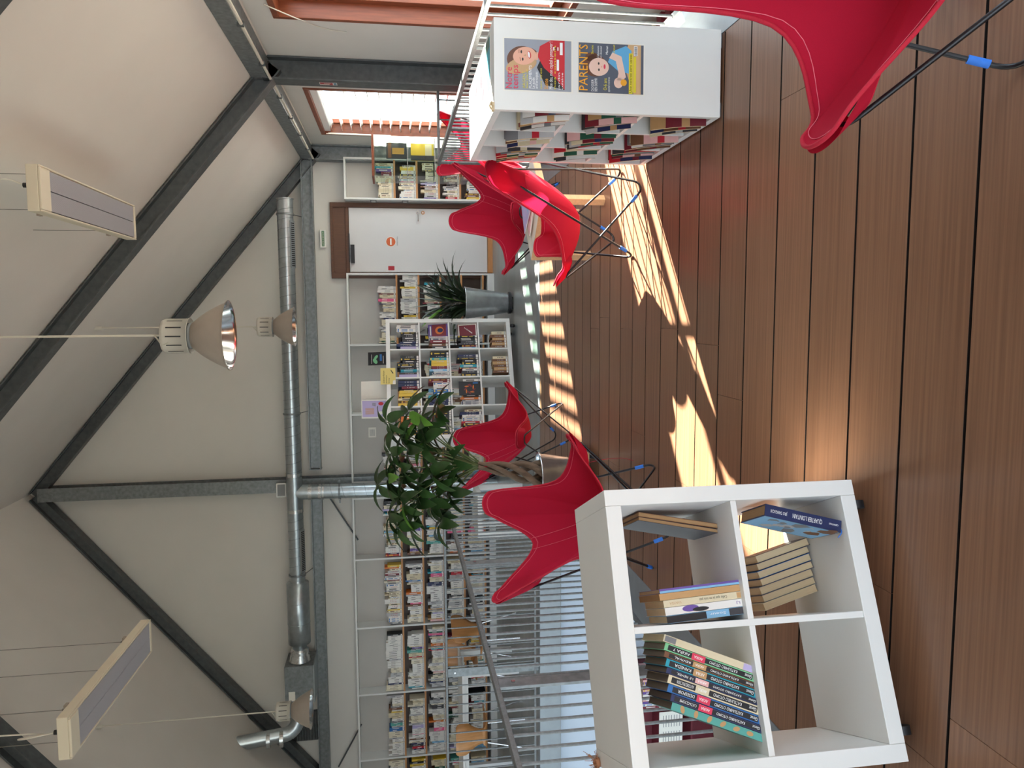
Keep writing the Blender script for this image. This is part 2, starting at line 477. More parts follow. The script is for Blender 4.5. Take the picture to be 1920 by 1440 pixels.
# windows of the right wall
def window(n, y0, y1, z0, z1, xin, sx, slats=False):
    """frame with reveal lining (wood), glass pane; sx = +1 outside lies towards +x"""
    f = MB()
    t, dep = 0.05, 0.17
    xi, xo = xin - sx * 0.012, xin + sx * dep
    X0, X1 = min(xi, xo), max(xi, xo)
    f.box(X0, X1, y0, y0 + t, z0, z1); f.box(X0, X1, y1 - t, y1, z0, z1)
    f.box(X0, X1, y0 + t, y1 - t, z1 - t, z1); f.box(X0, X1, y0 + t, y1 - t, z0, z0 + t)
    xs = xin + sx * (dep - 0.05); s0, s1 = min(xs, xs + sx * 0.05), max(xs, xs + sx * 0.05)
    w = 0.075
    f.box(s0, s1, y0 + t, y0 + t + w, z0 + t, z1 - t); f.box(s0, s1, y1 - t - w, y1 - t, z0 + t, z1 - t)
    f.box(s0, s1, y0 + t + w, y1 - t - w, z1 - t - w, z1 - t); f.box(s0, s1, y0 + t + w, y1 - t - w, z0 + t, z0 + t + w)
    ym = y0 + 0.66 * (y1 - y0)
    if not slats: f.box(s0, s1, ym - 0.03, ym + 0.03, z0 + t + w, z1 - t - w)
    fr = struct(f.build('window_%d' % n, ['mahogany'], bevel=0.004))
    g = MB(); xg = xs + sx * 0.025
    g.quad((xg, y0 + t + w, z0 + t + w), (xg, y1 - t - w, z0 + t + w), (xg, y1 - t - w, z1 - t - w), (xg, y0 + t + w, z1 - t - w))
    g.build('pane', ['window_glass'], fr)
    if slats:
        b = MB(); z = z1 - t - 0.11; xb = xin + sx * 0.072
        ym = y0 + 0.42 * (y1 - y0)
        while z > z0 + 0.25:
            for (ya, yb) in ((y0 + t + 0.02, ym - 0.008), (ym + 0.008, y1 - t - 0.02)):
                n_ = 5; vs = []
                for i in range(n_ + 1):
                    u = i / n_; a = (u - 0.5)
                    vs += [(xb + sx * a * 0.084, ya, z + 0.020 * (0.25 - a * a) * 4 - a * 0.012), (xb + sx * a * 0.084, yb, z + 0.020 * (0.25 - a * a) * 4 - a * 0.012)]
                b.add(vs, [(2 * i, 2 * i + 1, 2 * i + 3, 2 * i + 2) for i in range(n_)], 0, True)
            z -= 0.126
        bo = b.build('blind', ['blind_white'], fr)
        so = bo.modifiers.new('thick', 'SOLIDIFY'); so.thickness = 0.002
        h = MB(); h.box(xb - 0.045, xb + 0.045, y0 + t, y1 - t, z1 - t - 0.075, z1 - t - 0.001)
        h.build('blind_head', ['blind_white'], fr)
        k = MB(); yk = y1 - t - 0.06
        k.tube(fillet([(xin - 0.02, yk, z1 - t - 0.02), (xin - 0.03, yk - 0.01, z1 - 0.9), (xin - 0.03, yk - 0.05, z1 - 0.9), (xin - 0.02, yk - 0.045, z1 - 0.1)], 0.02), 0.005, 6)
        k.build('blind_cord', ['paper'], fr)
    return fr
for i, (a, b_) in enumerate(WINS):
    window(4 - i, a, b_, WZ0, WZ1, RW, 1, slats=(i == 3))
for i, (a, b_) in enumerate(LWINS):
    window(5 + i, a, b_, -2.0, 2.2, LW, -1)
c = MB()
c.tube(crom([(RW - 0.02, 6.10, 2.38), (RW - 0.05, 6.22, 2.20), (RW - 0.02, 6.42, 2.10), (RW - 0.006, 6.52, 2.04), (RW - 0.006, 6.60, 1.92), (RW - 0.006, 6.63, 1.80)], 6, False), 0.005, 6)
tag(c.build('window_cable', ['cable_white']), 'thin white cable drooping from the brown window frame at the top edge', 'cable')

# steel frame
mb = MB()
for yf in (7.40, 3.70):
    mb.ibeam((2.225, yf, LOW), (2.225, yf, 2.60), 0.20, 0.205, 0.014, up=(1, 0, 0))
    mb.ibeam((LW + 0.105, yf, LOW), (LW + 0.105, yf, 2.60), 0.20, 0.205, 0.014, up=(1, 0, 0))
struct(mb.build('trim_3', ['galvanised_dark']))
mb = MB()
for yf in (7.40, 3.70):
    mb.ibeam((AX, yf, AZ - 0.115), (2.25, yf, roof_z(2.25) - 0.115), 0.17, 0.15, 0.014)
    mb.ibeam((AX, yf, AZ - 0.115), (LW + 0.08, yf, roof_z(LW + 0.08) - 0.115), 0.17, 0.15, 0.014)
struct(mb.build('trim_4', ['galvanised_dark']))
mb = MB()
mb.ibeam((AX, 11.08, AZ - 0.115), (2.25, 11.08, roof_z(2.25) - 0.115), 0.15, 0.15, 0.014)
mb.ibeam((AX, 11.08, AZ - 0.115), (LW + 0.08, 11.08, roof_z(LW + 0.08) - 0.115), 0.15, 0.15, 0.014)
struct(mb.build('trim_5', ['galvanised_dark']))
mb = MB()
mb.ibeam((2.225, 11.08, 0), (2.225, 11.08, 2.60), 0.20, 0.205, 0.014, up=(1, 0, 0))
mb.ibeam((-2.50, 11.06, 0), (-2.50, 11.06, 6.36), 0.19, 0.20, 0.014, up=(0, 1, 0))
struct(mb.build('trim_6', ['galvanised']))
mb = MB()
mb.ibeam((2.12, 11.06, 2.635), (-2.28, 11.06, 2.635), 0.15, 0.155, 0.013)
mb.ibeam((-2.72, 11.06, 2.635), (LW + 0.1, 11.06, 2.635), 0.15, 0.155, 0.013)
for x in (-2.28, -2.72): mb.box(x - 0.006, x + 0.006, 10.98, 11.14, 2.55, 2.72)
struct(mb.build('trim_7', ['galvanised']))
mb = MB()
mb.box(2.13, RW, FW, 11.0, 2.555, 2.575); mb.box(2.13, 2.15, FW, 11.0, 2.575, 2.70); mb.box(2.16, 2.175, FW, 11.0, 2.54, 2.556)
struct(mb.build('trim_8', ['galvanised']))
mb = MB()
mb.tube([(-2.66, 11.12, 2.50), (-3.40, 11.12, 2.06)], 0.012, 8); mb.tube([(-2.64, 11.12, 2.51), (-2.72, 11.12, 2.463)], 0.022, 8)
mb.tube([(-6.95, 11.12, 2.44), (-6.30, 11.12, 2.08)], 0.012, 8)
struct(mb.build('trim_9', ['galvanised_dark']))
c = thing('conduit_pipe', 'thin pale conduit pipe clipped along the eaves beam at right', 'pipe', (2.125, 0, 2.53))
m_ = MB(); m_.tube([(0, -2.0, 0), (0, 10.95, 0)], 0.014, 8); m_.build('pipe', ['cable_white'], c)
for y in (5.2, 6.0, 6.9, 7.9, 8.7, 9.5, 10.3):
    m_ = MB(); m_.box(-0.02, 0.02, y - 0.012, y + 0.012, -0.02, 0.03); m_.build('pipe_clip', ['galvanised_dark'], c)

# door in the back wall
f = MB()
yd = BW - 0.06
f.box(0.48, 0.565, yd, BW, 0, 2.34); f.box(1.495, 1.56, yd, BW, 0, 2.34); f.box(0.565, 1.495, yd, BW, 2.08, 2.125); f.box(0.565, 1.495, yd, BW, 2.30, 2.34)
d = struct(f.build('door_1', ['dark_wood'], bevel=0.004))
m_ = MB(); m_.box(0.565, 1.495, BW - 0.035, BW - 0.005, 2.125, 2.30); m_.build('transom_panel', ['dark_wood'], d)
m_ = MB(); m_.box(0.565, 1.495, yd + 0.005, BW - 0.015, 2.08, 2.092); m_.box(0.565, 1.495, BW - 0.1, BW - 0.002, 0.0, 0.07); m_.build('door_edge', ['oak_edge'], d)
m_ = MB(); m_.box(0.572, 1.488, BW - 0.05, BW - 0.012, 0.075, 2.075); leaf = m_.build('door_leaf', ['door_paint'], d, bevel=0.002)
m_ = MB(); m_.cyl((1.43, BW - 0.058, 1.09), (1.43, BW - 0.05, 1.09), 0.026, 20); m_.tube(fillet([(1.43, BW - 0.058, 1.09), (1.43, BW - 0.10, 1.09), (1.30, BW - 0.10, 1.088)], 0.015), 0.009, 10); m_.build('door_handle', ['chrome'], leaf)
m_ = MB(); m_.cyl((1.43, BW - 0.062, 1.015), (1.43, BW - 0.05, 1.015), 0.026, 20); m_.disc((1.43, BW - 0.0625, 1.015), 0.012, (0, -1, 0), mi=1); m_.build('lock_rosette', ['oak_edge', 'chrome'], leaf)
m_ = MB(); m_.box(0.70, 0.96, BW - 0.10, BW - 0.05, 2.005, 2.06); m_.box(0.71, 1.12, BW - 0.085, BW - 0.065, 2.07, 2.085); m_.build('door_closer', ['black_plastic'], d)
m_ = MB(); ys = BW - 0.051
m_.disc((1.01, ys - 0.001, 1.485), 0.074, (0, -1, 0), 40, 2, ry=0.074); m_.disc((1.01, ys - 0.002, 1.485), 0.066, (0, -1, 0), 40, 0)
m_.quad((0.965, ys - 0.003, 1.473), (1.055, ys - 0.003, 1.473), (1.055, ys - 0.003, 1.497), (0.965, ys - 0.003, 1.497), 1)
put_text(m_, 'ENTREE DU PUBLIC', (0.955, ys - 0.002, 1.385), (1, 0, 0), (0, 0, 1), 0.02, 3, width=0.13)
tag(m_.build('no_entry_sign', ['sign_orange', 'paper', 'cream_', 'ink'] if False else ['sign_orange', 'paper', 'paper', 'ink']), 'round orange no-entry sign with white bar on the white door', 'sign')
m_ = MB(); m_.box(0.6, 0.66, ys - 0.004, ys, 1.44, 1.53); tag(m_.build('door_sticker', ['sign_red']), 'small red sticker on the left edge of the white door', 'sticker')
e = thing('exit_sign', 'white exit light box with green lettering above the door', 'sign', (1.045, BW, 2.445))
m_ = MB(); m_.box(-0.125, 0.125, -0.05, 0, -0.045, 0.045); m_.build('housing', ['white_case'], e, bevel=0.006)
m_ = MB(); m_.quad((-0.108, -0.051, -0.018), (0.108, -0.051, -0.018), (0.108, -0.051, 0.018), (-0.108, -0.051, 0.018)); put_text(m_, 'SORTIE DE SECOURS', (-0.1, -0.052, -0.009), (1, 0, 0), (0, 0, 1), 0.026, 1, width=0.2); m_.build('sign_face', ['sign_green', 'paper'], e)
m_ = MB(); px = 2.1215
m_.quad((px, 7.36, 1.94), (px, 7.44, 1.94), (px, 7.44, 2.10), (px, 7.36, 2.10), 2)
m_.quad((px - .0005, 7.365, 1.98), (px - .0005, 7.435, 1.98), (px - .0005, 7.435, 2.095), (px - .0005, 7.365, 2.095), 0)
m_.quad((px - .0005, 7.368, 1.945), (px - .0005, 7.432, 1.945), (px - .0005, 7.432, 1.972), (px - .0005, 7.368, 1.972), 1)
m_.quad((px - .001, 7.385, 2.0), (px - .001, 7.395, 2.0), (px - .001, 7.395, 2.06), (px - .001, 7.385, 2.06), 2)
m_.quad((px - .001, 7.415, 2.01), (px - .001, 7.428, 2.01), (px - .001, 7.428, 2.09), (px - .001, 7.415, 2.09), 2)
tag(m_.build('fire_sign', ['sign_red', 'sign_blue', 'paper']), 'small red and white fire sign on the steel column', 'sign')

# ------------------------------------------------------------------ railings
def railing(name, label, p0, p1, posts, spacing=0.105, cat='railing', skip=()):
    p0, p1 = Vector(p0), Vector(p1); L = (p1 - p0).length; d = (p1 - p0) / L
    r = thing(name, label, cat, p0, math.atan2(d.y, d.x))
    m_ = MB(); m_.box(-0.02, L + 0.02, -0.022, 0.022, 0.975, 1.0); m_.build('top_rail', ['rail_steel'], r, bevel=0.003)
    m_ = MB(); m_.box(0, L, -0.012, 0.012, 0.035, 0.055); m_.build('bottom_rail', ['rail_steel'], r)
    for q in posts:
        m_ = MB(); m_.box(q - 0.045, q + 0.045, -0.008, 0.008, 0.004, 0.975); po = m_.build('post', ['galvanised'], r, bevel=0.002)
        m_ = MB(); m_.cyl((q, -0.014, 0.90), (q, 0.014, 0.90), 0.011, 10); m_.build('bolt', ['chrome'], po)
    n = int(L / spacing); proto = None
    for i in range(1, n + 1):
        q = i * spacing
        if any(abs(q - s) < 0.055 for s in posts): continue
        if proto is None:
            m_ = MB(); m_.tube([(0, 0, 0.045), (0, 0, 0.98)], 0.0075, 8)
            proto = m_.build('baluster', ['rail_steel'], r); proto.location = (q, 0, 0)
        else:
            c = proto.copy(); COL.objects.link(c); c.parent = r; c.location = (q, 0, 0)
    return r
railing('railing', 'galvanised railing with thin bars running along the left floor edge', (-1.86, 7.49, 0), (-1.86, -0.4, 0), [0.05, 0.92, 2.13, 3.95, 5.75, 7.5])
railing('railing', 'far galvanised railing in front of the tables and long bookcase', (-1.93, 7.52, 0), (-7.3, 7.52, 0), [1.85, 3.65])
railing('railing', 'galvanised railing along the right floor edge behind the magazine rack', (1.46, 7.60, 0), (1.46, 0.2, 0), [0.05, 1.42, 3.25, 5.05, 6.9])
railing('railing', 'short galvanised railing meeting the window wall at right', (1.50, 7.60, 0), (2.30, 7.60, 0), [], 0.19)
# ------------------------------------------------------------------ red butterfly chairs
S_, WB, DB, HB, WF, DF, HF = 0.224, 0.304, 0.292, 0.922, 0.337, 0.334, 0.499
CEN = Vector((0, 0.06, 0.30))
def chair_outline(n=7):
    def lobe(x, y, z, hw, ext):
        c = Vector((x, y, z)); o = Vector((x, y, 0)).normalized()
        inw = (CEN - c).normalized(); t = Vector((0, 0, 1)).cross(o)
        tip = c - inw * ext
        return [tip + inw * 0.105 - t * hw, tip + inw * 0.026 - t * hw * 0.66, tip, tip + inw * 0.026 + t * hw * 0.66, tip + inw * 0.105 + t * hw]
    P = [Vector((0, -0.255, 0.670))]
    P += lobe(WB, -DB, HB, 0.092, 0.022)
    P += [Vector((0.255, 0.02, 0.540))]
    P += lobe(WF, DF, HF, 0.092, 0.022)
    P += [Vector((0, 0.300, 0.360))]
    P += lobe(-WF, DF, HF, 0.092, 0.022)
    P += [Vector((-0.255, 0.02, 0.540))]
    P += lobe(-WB, -DB, HB, 0.092, 0.022)
    return crom(P, n), n
OUT, ON = chair_outline()
def sling(p, r):
    q = CEN + (p - CEN) * r
    q.z = CEN.z + (p.z - CEN.z) * (r ** 1.75)
    return q
def make_chair(label):
    t = thing('butterfly_chair', label, 'chair', group='red butterfly chairs')
    RS = [0.0, 0.12, 0.25, 0.38, 0.5, 0.6, 0.69, 0.77, 0.84, 0.90, 0.95, 1.0]
    N = len(OUT)
    vs = [CEN.copy()]; fs = []
    for r in RS[1:]: vs += [sling(p, r) for p in OUT]
    for k in range(N): fs.append((0, 1 + k, 1 + (k + 1) % N))
    for i in range(len(RS) - 2):
        for k in range(N):
            k2 = (k + 1) % N
            fs.append((1 + i * N + k, 1 + (i + 1) * N + k, 1 + (i + 1) * N + k2, 1 + i * N + k2))
    m_ = MB(); m_.add(vs, fs, 0, True)
    seat = m_.build('seat_cover', ['red_canvas'], t)
    m_ = MB(); m_.tube(OUT, 0.0055, 6, closed=True); m_.build('hem', ['red_hem'], seat)
    m_ = MB()
    L = [sling(p, 1 - 0.020 / (p - CEN).length) + Vector((0, 0, 0.002)) for p in OUT]
    m_.tube(L, 0.0011, 4, closed=True)
    m_.tube([p + Vector((0, 0, -0.004)) for p in L], 0.0011, 4, closed=True)
    for s in (-0.035, 0.035):
        line = []
        for a in range(21):
            r = 1 - a / 10.0
            p = OUT[0] if r >= 0 else OUT[12 * ON]
            q = sling(p, abs(r)) + Vector((s * (1 if True else 0), 0, 0.003 + 0.006 * abs(r)))
            line.append(q)
        m_.tube(line, 0.0011, 4)
    m_.build('stitching', ['pink_thread'], seat)
    # pockets on the outside of the four tips
    for base in (1, 7, 13, 19):
        i0 = base * ON; idx = list(range(i0, i0 + 4 * ON + 1))
        vs, fs = [], []; rr = [0.80, 0.86, 0.92, 0.97, 1.0]
        for r in rr:
            for i in idx:
                p = sling(OUT[i % N], r); w = math.sin(PI * (i - i0) / (4 * ON)) ** 0.5 if 0 < i - i0 < 4 * ON else 0
                c_ = OUT[(i0 + 2 * ON) % N]
                outw = Vector((c_.x, c_.y, 0)).normalized() * 0.7 - Vector((0, 0, 0.7))
                vs.append(p + outw * (0.004 + 0.026 * w * (1.12 - r) / 0.32 + 0.006 * w))
        M_ = len(idx)
        for i in range(len(rr) - 1):
            for k in range(M_ - 1):
                fs.append((i * M_ + k, i * M_ + k + 1, (i + 1) * M_ + k + 1, (i + 1) * M_ + k))
        m_ = MB(); m_.add(vs, fs, 0, True); m_.tube(vs[:M_], 0.0016, 4, 1)
        m_.build('pocket', ['red_canvas', 'red_hem'], seat)
    # two closed rods: back tip - foot - front tip - foot
    fz = -0.012
    def rod(bx):
        tips = (Vector((bx * (WB + .010), -DB - .010, HB - .022)), Vector((-bx * (WF + .010), DF + .010, HF - .024)))
        feet = (Vector((-bx * S_, -S_, fz)), Vector((bx * S_, S_, fz)))
        pth = [tips[0], feet[0], tips[1], feet[1]]
        P = fillet(pth, [0.045, 0.05, 0.045, 0.05], closed=True, seg=7)
        return pth, P
    fr = MB(); feet_info = []
    for bx in (-1, 1):
        pth, P = rod(bx)
        mz = min(p.z for p in P)
        P = [Vector((p.x, p.y, p.z + (0.0068 - mz) * max(0, 1 - p.z / 0.3))) for p in P]
        fr.tube(P, 0.0066, 8, closed=True)
        for i_, j_ in ((15, 16), (31, 0)): feet_info.append((P[i_], P[j_]))
    frame = fr.build('frame', ['black_rod'], t)
    for f_, tip in feet_info:
        d = (tip - f_).normalized()
        m_ = MB(); a = f_ + d * 0.012
        m_.tube([a, a + d * 0.05], 0.0105, 10); m_.build('floor_tape', ['blue_tape'], frame)
    return t
CH = [
 ('red butterfly chair nearest the camera, cut by the right edge of the room', (0.86, 1.57, 0), 2.27),
 ('red butterfly chair behind the near white cube shelf', (-1.185, 4.034, 0), -2.358),
 ('red butterfly chair beside the potted tree with braided trunk', (-1.111, 6.361, 0), -2.198),
 ('sunlit red butterfly chair seen from behind, in front of the low wooden table', (0.61, 4.588, 0), 1.202),
 ('shaded red butterfly chair behind the low wooden table, facing it', (0.818, 6.548, 0), -3.961 + 2 * PI),
 ('red butterfly chair half hidden behind the right railing by the window', (1.78, 8.42, 0), 2.75),
]
ch0 = make_chair(CH[0][0])
for i, (lb, loc, rz) in enumerate(CH):
    c = ch0 if i == 0 else copy_tree(ch0)
    c.location = loc; c.rotation_euler = (0, 0, rz); c['label'] = lb
m_ = MB(); m_.tube(crom([(-0.985, 4.60, 0.30), (-0.97, 4.61, 0.20), (-0.955, 4.60, 0.12), (-0.95, 4.585, 0.015), (-0.93, 4.40, 0.003)], 6, False), 0.0016, 5)
tag(m_.build('loose_thread', ['red_hem']), 'thin red thread hanging down from the chair behind the cube shelf', 'thread')

# ------------------------------------------------------------------ shelving
def cube_shelf(name, label, loc, rz, nc, nr, W, H, D, zb, outer=0.047, inner=0.018, back=False, casters=True, group=None):
    t = thing(name, label, 'shelf', loc, rz, group)
    p = MB(); p.box(0, outer, 0, D, zb, zb + H); p.build('side_panel', ['white_laminate'], t, bevel=0.0015)
    p = MB(); p.box(W - outer, W, 0, D, zb, zb + H); p.build('side_panel', ['white_laminate'], t, bevel=0.0015)
    p = MB(); p.box(outer + .0004, W - outer - .0004, 0, D, zb + H - outer, zb + H - .0004); p.build('top_panel', ['white_laminate'], t, bevel=0.0015)
    p = MB(); p.box(outer + .0004, W - outer - .0004, 0, D, zb, zb + outer); p.build('bottom_panel', ['white_laminate'], t, bevel=0.0015)
    cw = (W - 2 * outer - (nc - 1) * inner) / nc; chh = (H - 2 * outer - (nr - 1) * inner) / nr
    for i in range(1, nc):
        x = outer + i * cw + (i - 1) * inner
        p = MB(); p.box(x, x + inner, 0.004, D - 0.004, zb + outer, zb + H - outer); p.build('divider', ['white_laminate'], t, bevel=0.001)
    for j in range(1, nr):
        z = zb + outer + j * chh + (j - 1) * inner
        for i in range(nc):
            x = outer + i * (cw + inner)
            p = MB(); p.box(x, x + cw, 0.004, D - 0.004, z, z + inner); p.build('shelf_board', ['white_laminate'], t, bevel=0.001)
    if back:
        p = MB(); p.box(outer, W - outer, D - 0.012, D - 0.004, zb + outer, zb + H - outer); p.build('back_panel', ['white_laminate'], t)
    if casters:
        for x in (0.07, W - 0.07):
            for y in (0.07, D - 0.07):
                p = MB(); p.box(x - 0.022, x + 0.022, y - 0.022, y + 0.022, zb - 0.006, zb)
                p.box(x - 0.016, x + 0.016, y - 0.004, y + 0.012, zb - 0.028, zb - 0.006)
                p.cyl((x - 0.012, y, (zb - 0.006) / 2 - 0.002), (x + 0.012, y, (zb - 0.006) / 2 - 0.002), (zb - 0.010) / 2, 16, 1)
                p.cyl((x - 0.0145, y, (zb - 0.006) / 2 - 0.002), (x + 0.0145, y, (zb - 0.006) / 2 - 0.002), 0.008, 10, 0)
                p.build('caster', ['chrome', 'black_plastic'], t)
    return t, cw, chh
NS_LOC, NS_RZ = (-1.2494, 1.7658, 0), math.radians(23.3)
cube_shelf('cube_shelf', 'white two by two cube shelf on casters in the foreground, holding comics', NS_LOC, NS_RZ, 2, 2, 0.79, 0.79, 0.39, 0.066)
FS_RZ = math.radians(25.0)
FS_LOC = (-0.09 - 1.49 * math.cos(FS_RZ), 9.04 - 1.49 * math.sin(FS_RZ), 0)
FS, FCW, FCH = cube_shelf('cube_shelf', 'white four by four cube shelf full of dark novels behind the chairs', FS_LOC, FS_RZ, 4, 4, 1.49, 1.49, 0.39, 0.07)
# drill holes in the near shelf
# back bookcases
SHZ = [1.43, 1.115, 0.80, 0.497, 0.18]
def bookcase(label, x0, divs, x1, yf=10.95, top=2.12, dark=False):
    t = thing('bookcase', label, 'bookcase', ((x0 + x1) / 2, yf, 0))
    ox = (x0 + x1) / 2
    yb = BW - 0.02 - yf
    xs = [x0] + divs + [x1]
    p = MB(); p.box(x0 - ox, x1 - ox, 0, yb, top - 0.025, top); p.build('top_panel', ['white_case'], t)
    p = MB(); p.box(x0 - ox, x1 - ox, 0.01, yb, 0, 0.10); p.build('plinth', ['white_case'], t)
    for i, x in enumerate(xs):
        w = 0.025; xa = x if i == 0 else (x - w if i == len(xs) - 1 else x - w / 2)
        p = MB(); p.box(xa - ox, xa + w - ox, 0, yb, 0.10, top - 0.025); p.build('upright', ['white_case'], t)
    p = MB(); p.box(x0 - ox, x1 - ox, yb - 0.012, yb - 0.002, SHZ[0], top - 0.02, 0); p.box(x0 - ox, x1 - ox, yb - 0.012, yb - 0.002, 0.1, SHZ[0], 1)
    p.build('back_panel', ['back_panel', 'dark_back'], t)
    for i in range(len(xs) - 1):
        a, b_ = xs[i] + 0.0135, xs[i + 1] - 0.0135
        if i == 0: a = xs[i] + 0.025
        if i == len(xs) - 2: b_ = xs[i + 1] - 0.025
        for z in SHZ:
            p = MB(); p.box(a - ox, b_ - ox, 0.003, yb - 0.012, z - 0.026, z, 0); p.box(a - ox, b_ - ox, 0.0, 0.003, z - 0.026, z, 1)
            p.build('shelf_board', ['white_case', 'oak_edge'], t)
    return t
bookcase('narrow white bookcase between the white door and the window wall', 1.58, [], 2.16)
bookcase('white three-bay bookcase left of the white door, behind the cube shelf', -2.50, [-1.49, -0.48], 0.548)
bookcase('long white bookcase filled with books left of the vertical duct', LW + 0.03, [-6.79, -5.75, -4.705, -3.655], -2.72)
for (ya, lb) in ((1.72, 'upper'), (1.27, 'lower')):
    p = MB()
    p.box(1.570, 1.58, 11.0, 11.17, ya - 0.045, ya + 0.045, 0); p.box(1.566, 1.571, 11.015, 11.08, ya - 0.03, ya + 0.03, 1); p.box(1.566, 1.571, 11.09, 11.155, ya - 0.03, ya + 0.03, 1)
    tag(p.build('light_switch', ['grey_plastic', 'white_case']), '%s grey double switch plate on the side of the bookcase by the door' % lb, 'switch')

# magazine rack beside the right railing
RK_LOC, RK_RZ = (0.846, 3.217, 0), math.radians(0.6)
RKW, RKL, RKH = 0.375, 1.04, 1.006
rk = thing('magazine_rack', 'white magazine rack with cover prints on its end, open towards the left', 'shelf', RK_LOC, RK_RZ)
zb = 0.012
p = MB(); p.box(0, RKW, 0, 0.03, zb, zb + RKH); p.build('end_panel', ['white_laminate'], rk, bevel=0.0015)
p = MB(); p.box(0, RKW, RKL - 0.03, RKL, zb, zb + RKH); p.build('end_panel', ['white_laminate'], rk, bevel=0.0015)
p = MB(); p.box(0, RKW, 0.03, RKL - 0.03, zb + RKH - 0.03, zb + RKH); p.build('top_panel', ['white_laminate'], rk, bevel=0.0015)
p = MB(); p.box(0, RKW, 0.03, RKL - 0.03, zb, zb + 0.03); p.build('bottom_panel', ['white_laminate'], rk, bevel=0.0015)
p = MB(); p.box(RKW - 0.014, RKW - 0.002, 0.03, RKL - 0.03, zb + 0.03, zb + RKH - 0.03); p.build('back_panel', ['white_laminate'], rk)
RCY = (RKL - 0.06) / 3; RCZ = (RKH - 0.06) / 3
for k in (1, 2):
    p = MB(); p.box(0.004, RKW - 0.014, 0.03 + k * RCY - 0.008, 0.03 + k * RCY + 0.008, zb + 0.03, zb + RKH - 0.03); p.build('divider', ['white_laminate'], rk)
    for j in range(3):
        p = MB(); p.box(0.004, RKW - 0.014, 0.03 + j * RCY + 0.008, 0.03 + (j + 1) * RCY - 0.008, zb + 0.03 + k * RCZ - 0.008, zb + 0.03 + k * RCZ + 0.008); p.build('shelf_board', ['white_laminate'], rk)
for (x, y) in ((0.04, 0.05), (RKW - 0.04, 0.05), (0.04, RKL - 0.05), (RKW - 0.04, RKL - 0.05)):
    p = MB(); p.box(x - 0.03, x + 0.03, y - 0.03, y + 0.03, 0.0, zb - 0.0005); p.build('foot_bracket', ['steel_strip'], rk, bevel=0.002)

# low wooden table with magazines
tb = thing('coffee_table', 'low square wooden table with pale top between the red chairs', 'table', (0.76, 5.47, 0), PI / 4)
p = MB(); p.box(-0.275, 0.275, -0.275, 0.275, 0.40, 0.449, 0); p.box(-0.27, 0.27, -0.27, 0.27, 0.449, 0.45, 1); p.build('table_top', ['birch', 'table_white'], tb)
for sx in (-1, 1):
    for sy in (-1, 1):
        p = MB(); x, y = sx * 0.25, sy * 0.25; p.box(x - 0.025, x + 0.025, y - 0.025, y + 0.025, 0, 0.40); p.build('leg', ['birch'], tb, bevel=0.001)
def flat_mag(name, label, loc, rz, w, h, th, cov, cat='magazine'):
    p = MB(); p.box(-w / 2, w / 2, -h / 2, h / 2, 0.0008, th - 0.0008, 0); p.box(-w / 2, w / 2, -h / 2, h / 2, th - 0.0008, th, 1); p.box(-w / 2, w / 2, -h / 2, h / 2, 0, 0.0008, 1)
    r_ = random.Random(label)
    for k in range(9):
        x, y = r_.uniform(-.4, .25) * w, r_.uniform(-.42, .2) * h; a, b_ = r_.uniform(.08, .3) * w, r_.uniform(.04, .2) * h
        z = th + 0.0003 + 0.00008 * k
        p.quad((x, y, z), (x + a, y, z), (x + a, y + b_, z), (x, y + b_, z), 2 + k % 3)
    o = p.build(name, ['paper'] + cov, loc=loc, rotz=rz)
    return tag(o, label, cat)
flat_mag('magazine', 'large magazine with purple cover lying on the low wooden table', (0.80, 5.50, 0.474), 0.55, 0.30, 0.38, 0.006, ['cover lilac', 'cover purple', 'cover navy', 'cover light blue'])
flat_mag('magazine', 'magazine with pink cover under the purple one on the low table', (0.74, 5.44, 0.462), 0.95, 0.24, 0.31, 0.008, ['cover pale pink', 'cover pink', 'cover purple', 'cover pale grey'])
flat_mag('magazine', 'bottom magazine with pale cover on the low wooden table', (0.77, 5.46, 0.4505), 0.75, 0.27, 0.33, 0.010, ['cover cream', 'cover tan', 'cover grey', 'cover pale grey'])

# glass display case by the window
gc = thing('display_case', 'tall glass display case with wooden top standing by the far window', 'cabinet', (1.80, 9.25, 0), math.radians(4))
p = MB(); p.box(-0.24, 0.24, -0.20, 0.20, 1.655, 1.68); p.build('top_panel', ['mahogany'], gc, bevel=0.003)
p = MB(); p.box(-0.24, 0.24, -0.20, 0.20, 0.0, 0.30); p.build('base', ['mahogany'], gc, bevel=0.003)
p = MB(); p.box(0.215, 0.23, -0.19, 0.19, 0.30, 1.655); p.build('side_panel', ['opal_panel'], gc)
p = MB(); p.quad((-0.228, -0.19, 0.30), (0.215, -0.19, 0.30), (0.215, -0.19, 1.655), (-0.228, -0.19, 1.655)); p.quad((-0.228, -0.19, 0.30), (-0.228, 0.19, 0.30), (-0.228, 0.19, 1.655), (-0.228, -0.19, 1.655)); p.quad((-0.228, 0.19, 0.30), (0.215, 0.19, 0.30), (0.215, 0.19, 1.655), (-0.228, 0.19, 1.655)); p.build('glass_panes', ['case_glass'], gc)
for z in (0.62, 0.95, 1.27):
    p = MB(); p.box(-0.222, 0.214, -0.183, 0.183, z - 0.006, z); p.build('glass_shelf', ['case_glass'], gc)
for z in (0.62, 0.95, 1.27):
    p = MB(); p.cyl((-0.222, -0.19, z - 0.003), (0.21, -0.19, z - 0.003), 0.004, 6); p.build('shelf_rail', ['chrome'], gc)
def in_case(name, label, lx, ly, z, cat, f):
    a = math.radians(4); x = 1.80 + lx * math.cos(a) - ly * math.sin(a); y = 9.25 + lx * math.sin(a) + ly * math.cos(a)
    m2 = MB(); mats = f(m2); tag(m2.build(name, mats, loc=(x, y, z), rotz=a), label, cat)
